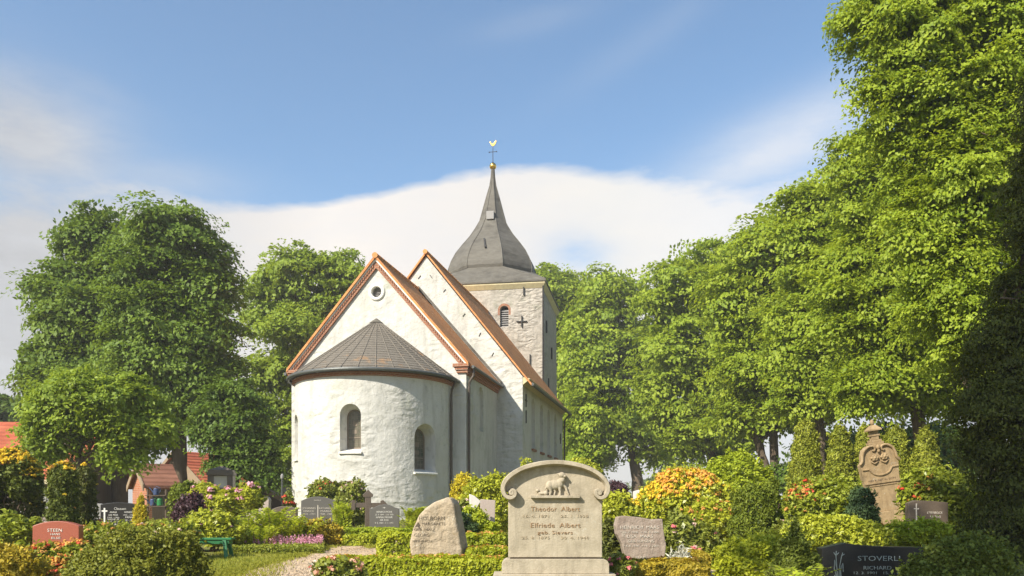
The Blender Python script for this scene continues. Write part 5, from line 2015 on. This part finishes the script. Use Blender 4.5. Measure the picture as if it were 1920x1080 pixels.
tree('lime_tree', 'big lime tree with ivy on its dark trunk beside the brick shed', [(318, 448, 72, 78), (365, 470, 50, 50), (385, 530, 56, 76), (305, 580, 100, 110), (390, 615, 58, 88), (325, 700, 105, 98), (395, 720, 70, 85), (270, 790, 60, 50)], 40,
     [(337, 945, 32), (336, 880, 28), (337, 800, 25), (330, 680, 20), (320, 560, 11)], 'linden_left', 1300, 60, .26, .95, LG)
tree('lime_tree', 'lime tree directly behind the chancel gable', [(505, 565, 52, 68), (550, 520, 68, 70), (620, 530, 66, 68), (665, 540, 40, 50), (560, 640, 95, 105), (520, 755, 66, 100), (580, 840, 70, 80), (505, 850, 50, 70)], 60,
     [(560, 945, 24), (560, 860, 20), (555, 740, 17), (550, 600, 10)], 'light_tree', 900, 60, .36, 1.3, LG)
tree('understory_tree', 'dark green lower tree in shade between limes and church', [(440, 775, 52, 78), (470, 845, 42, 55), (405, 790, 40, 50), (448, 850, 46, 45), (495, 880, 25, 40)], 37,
     [(445, 935, 10), (443, 880, 9), (440, 780, 7)], 'under', 600, 60, .22, .7, None)
tree('small_tree', 'small pale green tree with open branches before the dark limes', [(150, 742, 72, 48), (228, 752, 62, 50), (102, 785, 50, 55), (262, 790, 50, 48), (84, 838, 24, 28), (175, 775, 70, 36), (110, 815, 38, 20), (288, 800, 24, 26), (236, 838, 34, 38)], 27,
     [(152, 950, 15), (150, 900, 13), (147, 850, 11), (155, 790, 9)], 'light_tree', 900, 55, .17, .55, None, limbs=9)
tree('background_tree', 'dark tree showing above the red tiled house roof', [(5, 785, 50, 46), (-60, 790, 60, 50), (45, 770, 28, 30)], 62, [(0, 930, 20), (0, 850, 16), (2, 800, 10)], 'under', 180, 55, .4, 1.3, None)
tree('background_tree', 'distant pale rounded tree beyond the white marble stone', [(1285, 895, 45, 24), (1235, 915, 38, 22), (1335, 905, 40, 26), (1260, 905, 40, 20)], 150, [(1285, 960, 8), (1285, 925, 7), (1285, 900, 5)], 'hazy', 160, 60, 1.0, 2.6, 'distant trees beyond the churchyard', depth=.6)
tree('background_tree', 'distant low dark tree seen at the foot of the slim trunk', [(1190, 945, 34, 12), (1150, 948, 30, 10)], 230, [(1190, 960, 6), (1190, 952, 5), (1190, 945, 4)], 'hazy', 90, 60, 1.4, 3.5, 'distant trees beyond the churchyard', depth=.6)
tree('background_tree', 'far dark tree group beyond the pink rhododendron and monument', [(480, 915, 40, 28), (520, 920, 34, 22), (400, 915, 44, 30)], 75, [(480, 958, 8), (480, 935, 7), (480, 920, 5)], 'under', 220, 55, .5, 1.5, 'distant trees beyond the churchyard', depth=.7)
tree('background_tree', 'dark bushy trees behind the thuja columns', [(1570, 855, 75, 58), (1660, 850, 80, 65), (1770, 855, 80, 70), (1490, 895, 45, 36)], 48, [(1600, 958, 12), (1600, 930, 10), (1600, 890, 8)], 'under', 420, 60, .34, 1.1, 'distant trees beyond the churchyard', depth=.5)
# the dark yew that closes the right side
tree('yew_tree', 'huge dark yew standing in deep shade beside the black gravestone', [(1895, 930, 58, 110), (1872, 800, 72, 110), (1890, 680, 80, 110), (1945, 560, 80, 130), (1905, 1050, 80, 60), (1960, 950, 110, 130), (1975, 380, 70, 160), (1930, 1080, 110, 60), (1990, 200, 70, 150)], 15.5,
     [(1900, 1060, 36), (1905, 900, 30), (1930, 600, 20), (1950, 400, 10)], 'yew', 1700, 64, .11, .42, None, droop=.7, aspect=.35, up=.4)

# unseen lime added beside the camera to throw shade over the right corner
shade_c = np.array([[-4.9, -.2, 13.2], [-5.0, -.2, 16.0], [-4.6, .3, 19.0], [-5.6, -.8, 21.5], [-5.0, -.2, 24.5]])
shade_r = np.array([[2.6, 2.6, 2.2], [3.0, 3.0, 3.0], [3.0, 3.0, 3.0], [2.8, 2.8, 2.8], [2.4, 2.4, 2.4]])
tr_ = empty('lime_tree', (-5.0, -.3, 0), 'unseen lime tree added beside the camera to shade the right corner', 'tree')
mb = MB(); branch_mb(mb, (-5.0, -.3, -.1), (-5.0, -.2, 23), .32, .06, 8, .1, 10); mb.build('trunk', M['bark'], tr_, True, smooth=True)
link('crown', crown_mesh('crown', shade_c, shade_r, 420, 60, .3, 1.0, front_bias=False), LEAF['linden'], tr_)

# ================================================================== CLIPPED CONIFERS
TH_ = 'clipped thuja columns behind the stele'


def column(label, px, half, top, bot, Y, mat='thuja', n=9000, leaf=6.0, taper=.55, name='thuja', group=TH_, **kw):
    lobes = []
    k = 5
    for i in range(k):
        u = i / (k - 1)
        y = bot + (top - bot) * (.12 + .74 * u)
        lobes.append((px, y, half * (1 - (1 - taper) * u ** 1.6), (bot - top) * .21))
    return shrub(name, label, lobes, Y, mat, n, leaf, 'conifer', group, up=.3, jit=.5, lump=.14, inner=.12, aspect=.4, axis_up=1.2, **kw)


column('widest thuja column behind the red flowered rhododendron', 1510, 34, 800, 945, 29, n=10000)
column('thuja column between the widest one and the stele', 1574, 31, 808, 945, 28.5, n=9000)
column('thuja column hidden just behind the stele', 1620, 24, 806, 940, 28.5, n=6000)
column('bushy thuja column between stele and brown granite gravestone', 1678, 36, 812, 950, 28, n=10000)
column('thuja column nearest the dark yew', 1735, 34, 816, 950, 27.5, n=9000)
column('clipped green column with orange tips behind the red gravestone', 118, 27, 880, 1010, 16.5, 'thuja_dark', 9000, 7.5, .95, 'clipped_conifer', 'clipped dark conifer columns', flowers=[('amber', 26, 10, .5), ('orange', 10, 12, .5)])
column('shaded side of the clipped conifer, built as a column of darker leaves', 158, 24, 883, 1010, 17.2, 'hedge_dark', 6000, 6, .95, 'clipped_conifer', 'clipped dark conifer columns', flowers=[('amber', 14, 9, .5)])  # the conifer's shaded side, put in as darker leaf colour
column('small golden cone conifer in front of black headstone', 264, 16, 934, 996, 18.5, 'gold', 5000, 4.2, .45, 'golden_conifer', None)
column('small yellow young conifer beside the dark round topped stone', 72, 14, 918, 985, 21, 'gold', 1800, 5, .4, 'golden_conifer', None)
column('dark green upright yew beside the orange azalea', 1412, 46, 918, 1030, 16.5, 'conifer_green', 12000, 6.5, .75, 'upright_yew', None)
column('narrow lighter upright yew beside the half hidden marble stone', 1448, 22, 902, 1020, 17, 'conifer_green', 4500, 6.0, .5, 'upright_yew', None)
column('dark blue green dwarf conifer in front of the stele', 1615, 36, 922, 1040, 15.5, 'conifer_blue', 10000, 6.5, .6, 'dwarf_conifer', None)
column('cone shaped dark dwarf conifer beside the black granite gravestone', 1490, 52, 990, 1120, 10.6, 'hedge_shade', 15000, 8.0, .22, 'dwarf_conifer', None)

# ================================================================== SHRUBS
AZ = 'flowering azaleas and rhododendrons'
shrub('azalea', 'yellow topped azalea before the red roofed house', [(18, 880, 48, 34), (-30, 900, 50, 50), (45, 905, 34, 34)], 17, 'thuja_dark', 6000, 8, 'shrub', AZ, flowers=[('amber', 420, 9, .25)])
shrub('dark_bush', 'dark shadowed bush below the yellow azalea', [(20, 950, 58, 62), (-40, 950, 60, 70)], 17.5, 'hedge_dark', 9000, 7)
shrub('azalea', 'large orange and yellow azalea behind the split brown stone', [(1285, 930, 66, 44), (1240, 950, 44, 40), (1330, 945, 46, 40), (1275, 905, 40, 22), (1320, 920, 34, 26)], 19, 'rhodo_light', 14000, 8, 'shrub', AZ, lump=.2,
      flowers=[('amber', 330, 10, -.1, (1190, 880, 1365, 990)), ('orange', 150, 12, .0, (1235, 885, 1345, 960))])
shrub('azalea', 'yellow green azalea with pink shoots below the orange one', [(1330, 975, 44, 36), (1290, 985, 30, 28), (1365, 985, 26, 40)], 17, 'rhodo_light', 8000, 8, 'shrub', AZ, flowers=[('tips', 60, 9, .0)])
shrub('rhododendron', 'red flowered rhododendron below the widest thuja column', [(1530, 955, 58, 52), (1575, 935, 40, 36), (1500, 970, 38, 46), (1560, 990, 60, 40)], 18.5, 'rhodo', 14000, 9, 'shrub', AZ,
      flowers=[('red', 34, 10, -.2, (1468, 890, 1530, 945)), ('tips', 30, 9, -.2, (1468, 890, 1560, 960))])
shrub('bright_bush', 'yellow green bush at the foot of the red rhododendron', [(1540, 1000, 50, 32), (1590, 1005, 42, 34), (1500, 1010, 34, 30), (1630, 1015, 44, 26)], 15, 'rhodo_light', 9000, 8)
shrub('rhododendron', 'broad rhododendron with red buds behind the brown granite stone', [(1765, 940, 66, 56), (1725, 925, 34, 38), (1805, 955, 42, 48), (1770, 985, 70, 36)], 18.8, 'rhodo', 16000, 9.5, 'shrub', AZ,
      flowers=[('red', 20, 10, -.3, (1685, 885, 1732, 945)), ('tips', 20, 9, -.3, (1685, 885, 1745, 960))])
shrub('rhododendron', 'pink rhododendron in bloom below the dark monument', [(430, 942, 40, 24), (384, 928, 24, 22), (466, 936, 28, 24), (400, 958, 48, 30)], 21, 'rhodo_light', 11000, 8, 'shrub', AZ, sprig=.6, flowers=[('pink', 16, 13, -.2)])
shrub('barberry', 'dark purple leaved bush beside the pink rhododendron', [(357, 958, 24, 28), (345, 975, 20, 20), (366, 940, 14, 14)], 20, 'purple', 4500, 7)
shrub('purple_bush', 'dark purple bush behind the scrolled stone shoulder', [(1155, 928, 24, 24), (1140, 945, 22, 22)], 24, 'purple', 2600, 7)
shrub('weeping_conifer', 'drooping yellow green conifer behind the purple bush', [(352, 925, 26, 22), (335, 945, 16, 32), (372, 935, 14, 26)], 23, 'conifer_green', 5000, 7, 'conifer', axis_up=-1.4)
shrub('bright_bush', 'rounded bright green bush below the lime trunks', [(1378, 885, 44, 34), (1345, 900, 34, 28), (1410, 905, 34, 32), (1380, 915, 50, 30)], 24, 'bright', 10000, 7.5, lump=.22)
shrub('golden_bush', 'clipped golden yellow bush touching the apse corner', [(872, 918, 24, 24), (868, 945, 26, 30)], 22, 'gold', 6000, 5.5)
shrub('yellow_bush', 'loose yellow leaved bush behind the slim pinkish slab', [(915, 918, 34, 26), (940, 925, 34, 32), (895, 945, 28, 30), (925, 960, 36, 36)], 20, 'rhodo_light', 8500, 8, lump=.22)
shrub('yellow_bush', 'yellow sprigs peeping over the arch of the scrolled stone', [(990, 872, 13, 14), (1000, 900, 26, 26), (1000, 935, 40, 36), (1085, 872, 24, 16), (1105, 885, 20, 18), (1060, 900, 50, 34), (1060, 945, 60, 36)], 30, 'rhodo_light', 7000, 6, lump=.25, sprig=.6)
shrub('yellow_bush', 'yellow green bush squeezed between scrolled stone and split stone', [(1155, 950, 24, 24), (1150, 985, 26, 34), (1175, 975, 24, 24)], 17, 'rhodo_light', 5500, 8)
shrub('shadow_bush', 'thin leaved bush coloured dark as cast shadow at the split stone edge', [(1142, 1025, 16, 46), (1152, 1050, 14, 28)], 13.2, 'hedge_dark', 3500, 9, axis_up=1.0)  # dark leaf colour stands in for the scrolled stone's cast shadow
shrub('yellow_flowers', 'flat cushion of yellow flowers before the white marble stone', [(1183, 946, 20, 7), (1165, 950, 14, 7)], 22, 'rose', 1500, 6, 'flowers', flowers=[('amber', 160, 6, .2)])
shrub('rose_bush', 'dark green shrub with reddish tips behind the grey double gravestone', [(610, 925, 30, 22), (600, 945, 20, 30), (630, 945, 24, 40)], 28, 'rose', 5500, 7.5, flowers=[('red', 14, 5, .3)])
shrub('rose_bush', 'leggy shrub with pinkish tips against the apse wall', [(662, 925, 22, 22), (655, 950, 26, 36), (672, 955, 14, 30)], 27, 'rose', 4500, 7.5, flowers=[('pale', 26, 5, .0)])
shrub('rose_bush', 'small bush with red roses beside the thin grey post', [(541, 935, 8, 14), (543, 950, 9, 14)], 30, 'rose', 700, 7, flowers=[('red', 7, 9, -.6)])
shrub('pink_bush', 'pale pink flowering bush between boulder and golden bush', [(868, 955, 16, 16), (872, 975, 18, 18)], 18, 'rose', 1800, 8, flowers=[('pale', 34, 7, -.3)])
shrub('small_yew', 'low blue green bush squeezed behind the boulder', [(862, 985, 16, 26), (880, 1000, 16, 20)], 15.5, 'conifer_blue', 2500, 7)
shrub('weeping_bush', 'drooping green bush between boulder and slim pinkish slab', [(895, 985, 22, 26), (880, 970, 14, 18), (912, 1000, 20, 20)], 15.8, 'fern', 2600, 9, axis_up=-.8)
shrub('photinia', 'orange and red leaved shrub hiding the red gravestone foot', [(95, 1052, 60, 30), (142, 1044, 34, 28), (60, 1066, 48, 28), (110, 1080, 90, 30)], 11.5, 'rhodo', 7000, 12, flowers=[('tips', 160, 10, .0), ('orange', 120, 10, .0), ('red', 80, 10, -.1)], lump=.2, sprig=.6)
shrub('low_bush', 'leafy green bush before the low grey shaded gravestone', [(22, 995, 44, 28), (50, 1005, 34, 24), (-20, 1010, 40, 36)], 14.5, 'rhodo', 5500, 11)
shrub('golden_bush', 'amber tipped heather mound beside the orange leaved shrub', [(20, 1062, 62, 34), (-30, 1060, 50, 40)], 10.5, 'box_amber', 8000, 8)
shrub('dark_hedge', 'broad dark green yew mound before the bench', [(262, 1048, 88, 54), (205, 1066, 48, 36), (328, 1054, 50, 50), (260, 1078, 120, 40), (365, 1080, 28, 34)], 10.5, 'hedge_olive', 34000, 7, 'hedge', lump=.14, jit=.65)
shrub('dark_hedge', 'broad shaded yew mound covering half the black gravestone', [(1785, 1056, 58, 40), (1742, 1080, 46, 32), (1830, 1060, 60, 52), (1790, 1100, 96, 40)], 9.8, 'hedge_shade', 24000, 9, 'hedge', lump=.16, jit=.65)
shrub('low_bush', 'green and orange mixed bush between hedge and black headstone', [(190, 1005, 44, 20), (230, 1002, 36, 16), (290, 1000, 40, 18), (330, 1005, 44, 24)], 15.5, 'rhodo', 6500, 8.5, flowers=[('tips', 40, 8, .2), ('pale', 14, 9, .3)])
shrub('red_flowers', 'small red flowers at the foot of the black headstone', [(184, 988, 12, 8)], 17.5, 'rose', 500, 6, 'flowers', flowers=[('rosepink', 10, 9, .0)])
shrub('low_bush', 'light green bush between the bench and the pink rhododendron', [(395, 985, 44, 26), (360, 1000, 34, 20), (420, 1000, 40, 22)], 17.5, 'rhodo_light', 6000, 8, flowers=[('pink', 5, 11, .0)])
shrub('heather', 'brownish green heather at the end of the fern bank', [(600, 1000, 32, 22), (625, 1005, 22, 20)], 19, 'box_amber', 3600, 7, axis_up=1.2)
shrub('silver_plant', 'silvery dry tuft beside the split brown stone', [(1275, 1046, 14, 12)], 12.2, 'silver', 260, 15, 'plant', axis_up=1.6, aspect=.16, sprig=2.5)
RB = 'rose bushes among the graves'
shrub('rose_bush', 'rose bush with a few pink blooms beside the silvery tuft', [(1275, 1000, 34, 34), (1310, 1015, 34, 28), (1285, 1040, 40, 26)], 13.8, 'rose', 5500, 10, 'shrub', RB, flowers=[('rosepink', 9, 12, -.4), ('pale', 5, 12, -.2)])
shrub('rose_bush', 'low bush with bright pink roses at the scrolled stone foot', [(1160, 1068, 24, 22)], 10.8, 'rose', 1400, 12, 'shrub', RB, flowers=[('rosepink', 7, 14, -.4)])
shrub('rose_bush', 'bush with salmon pink roses in the front centre', [(640, 1085, 42, 32), (610, 1080, 20, 28)], 11.2, 'rose', 3000, 12, 'shrub', RB, flowers=[('salmon', 9, 18, -.3), ('rosepink', 3, 16, -.3)])
shrub('white_lupin', 'pale cream flower spikes at the front of the box hedge', [(606, 1072, 6, 18), (590, 1078, 6, 18)], 11.4, 'silver', 500, 9, 'flowers', axis_up=1.5)
shrub('low_bush', 'pale blossomed low bush before the marble stone', [(1480, 1000, 24, 26), (1465, 1020, 26, 22)], 15.8, 'rose', 3000, 8, flowers=[('pale', 26, 7, -.3)])
shrub('low_bush', 'sparse yellow green plants before the brown granite stone', [(1700, 1000, 44, 22), (1745, 995, 34, 18), (1660, 1010, 34, 22)], 15.5, 'bright', 4500, 8.5, axis_up=1.0, flowers=[('red', 2, 10, .0)])

# ferns
FN = 'fern clumps'
for px, Y, h_, s_, n_, lab in ((450, 18.5, .72, .75, 46, 'fern clump of the bank nearest the pink rhododendron'), (505, 18.8, .85, .8, 60, 'tallest fern clump in the middle of the bank'),
                              (550, 18.6, .66, .7, 44, 'fern clump of the bank nearest the brownish heather'), (478, 17.9, .55, .6, 36, 'front fern clump behind the pink flower bed')):
    fern('fern', lab, px, Y, h_, s_, nf=n_, leaf=.13, group=FN, base_spread=.3)
fern('fern', 'upright fern beside the grey double gravestone', 642, 23, .85, .5, nf=34, leaf=.14, group=FN, upright=.4)
fern('fern', 'fern between grey wavy topped gravestone and the boulder', 778, 22.5, .75, .55, nf=36, leaf=.14, group=FN, upright=.25)
fern('fern', 'bright fern at the very bottom before the black stone', 1500, 9.3, .42, .5, nf=26, leaf=.09, group=FN)

# hedges
BH = 'clipped box hedges round the graves'
box_hedge('box_hedge', 'long low box hedge in front of the boulder', 592, 948, 1046, 11.6, 12.4, 'box', 30000, 7.5, BH, tips=('tips', 500))
box_hedge('box_hedge', 'green box hedge block at the path end beside the boulder', 706, 775, 1000, 15.6, 17.0, 'box', 8000, 7, BH)
box_hedge('box_hedge', 'box hedge strip below the ferns and grey stones', 628, 770, 991, 20.5, 21.2, 'bright', 7000, 6.5, BH)
box_hedge('box_hedge', 'box hedge between the boulder and the scrolled stone', 866, 950, 1000, 14.6, 15.6, 'box', 9000, 7, BH, tips=('tips', 160))
box_hedge('box_hedge', 'lower box hedge between the long front hedge and scrolled stone', 872, 952, 1026, 12.9, 13.6, 'box', 8000, 7.5, BH, tips=('tips', 200))
box_hedge('box_hedge', 'amber tipped box hedge before the split brown stone', 1172, 1330, 1052, 10.9, 11.5, 'box_amber', 16000, 8, BH, tips=('tips', 60))
box_hedge('box_hedge', 'box hedge behind the sandy side path', 1300, 1400, 1020, 13.6, 14.5, 'box', 9000, 7.5, BH)
box_hedge('box_hedge', 'amber end of the box hedge by the rose bush', 1285, 1335, 1036, 12.3, 13.2, 'box_amber', 5000, 7.5, BH)
shrub('box_bush', 'round light green box bush beside the dark cone conifer', [(1410, 1050, 56, 44), (1370, 1070, 26, 34), (1450, 1055, 34, 50), (1430, 1090, 70, 30)], 12, 'box', 16000, 8, 'shrub')
box_hedge('box_hedge', 'low light hedge under the bright ferns by the path end', 640, 700, 1003, 18.8, 19.5, 'box', 3500, 6.5, BH)

# pink flower bed: nobody could count the spikes
p_, t_ = [], []
for _ in range(15000):
    px, py = random.uniform(428, 606), random.uniform(1016, 1040)
    g = ground_at(px, py)
    h = random.uniform(.02, .17)
    p_.append((g.x + random.gauss(0, .02), g.y, g.z + h)); t_.append(h)
p_ = np.array(p_)
tag(link('flower_bed_leaves', leaf_mesh('flower_bed_leaves', p_, rng.normal(size=p_.shape) * .6 + [0, -.3, .8], rng.uniform(.04, .08, len(p_)), .5), LEAF['cover']),
    'low green leaves of the pink flower bed beside the lawn', 'ground cover', kind='stuff')
p_ = []
for _ in range(800):
    px, py = random.uniform(430, 605), random.uniform(1014, 1034)
    g = ground_at(px, py)
    h = random.uniform(.17, .32)
    for j in range(14):
        u = j / 14
        p_.append((g.x + random.gauss(0, .012), g.y + random.gauss(0, .012), g.z + h * (.45 + .6 * u)))
p_ = np.array(p_)
tag(link('flower_spikes', leaf_mesh('flower_spikes', p_, rng.normal(size=p_.shape), rng.uniform(.025, .05, len(p_)), .8), PET['lilac']),
    'bed of small pink flower spikes along the edge of the lawn', 'flowers', kind='stuff')


# ================================================================== HAZE ADDED TO LIFT THE DARK TONES
hm = bpy.data.materials.new('tone_lift_haze')
hm.use_nodes = True
ht = NT(hm.node_tree)
ho_ = ht.n('ShaderNodeOutputMaterial')
hv = ht.n('ShaderNodeVolumePrincipled')
hv.inputs['Color'].default_value = (1.0, .97, .92, 1)
hv.inputs['Density'].default_value = .00095
hv.inputs['Anisotropy'].default_value = .2
ht.l(hv.outputs[0], ho_.inputs['Volume'])
SC.cycles.volume_bounces = 0
tag(MB().box(-640, 640, -130, 940, -4, 48).build('haze', hm), kind='stuff', label='thin warm haze added to lift the dark tones of the churchyard', cat='haze')
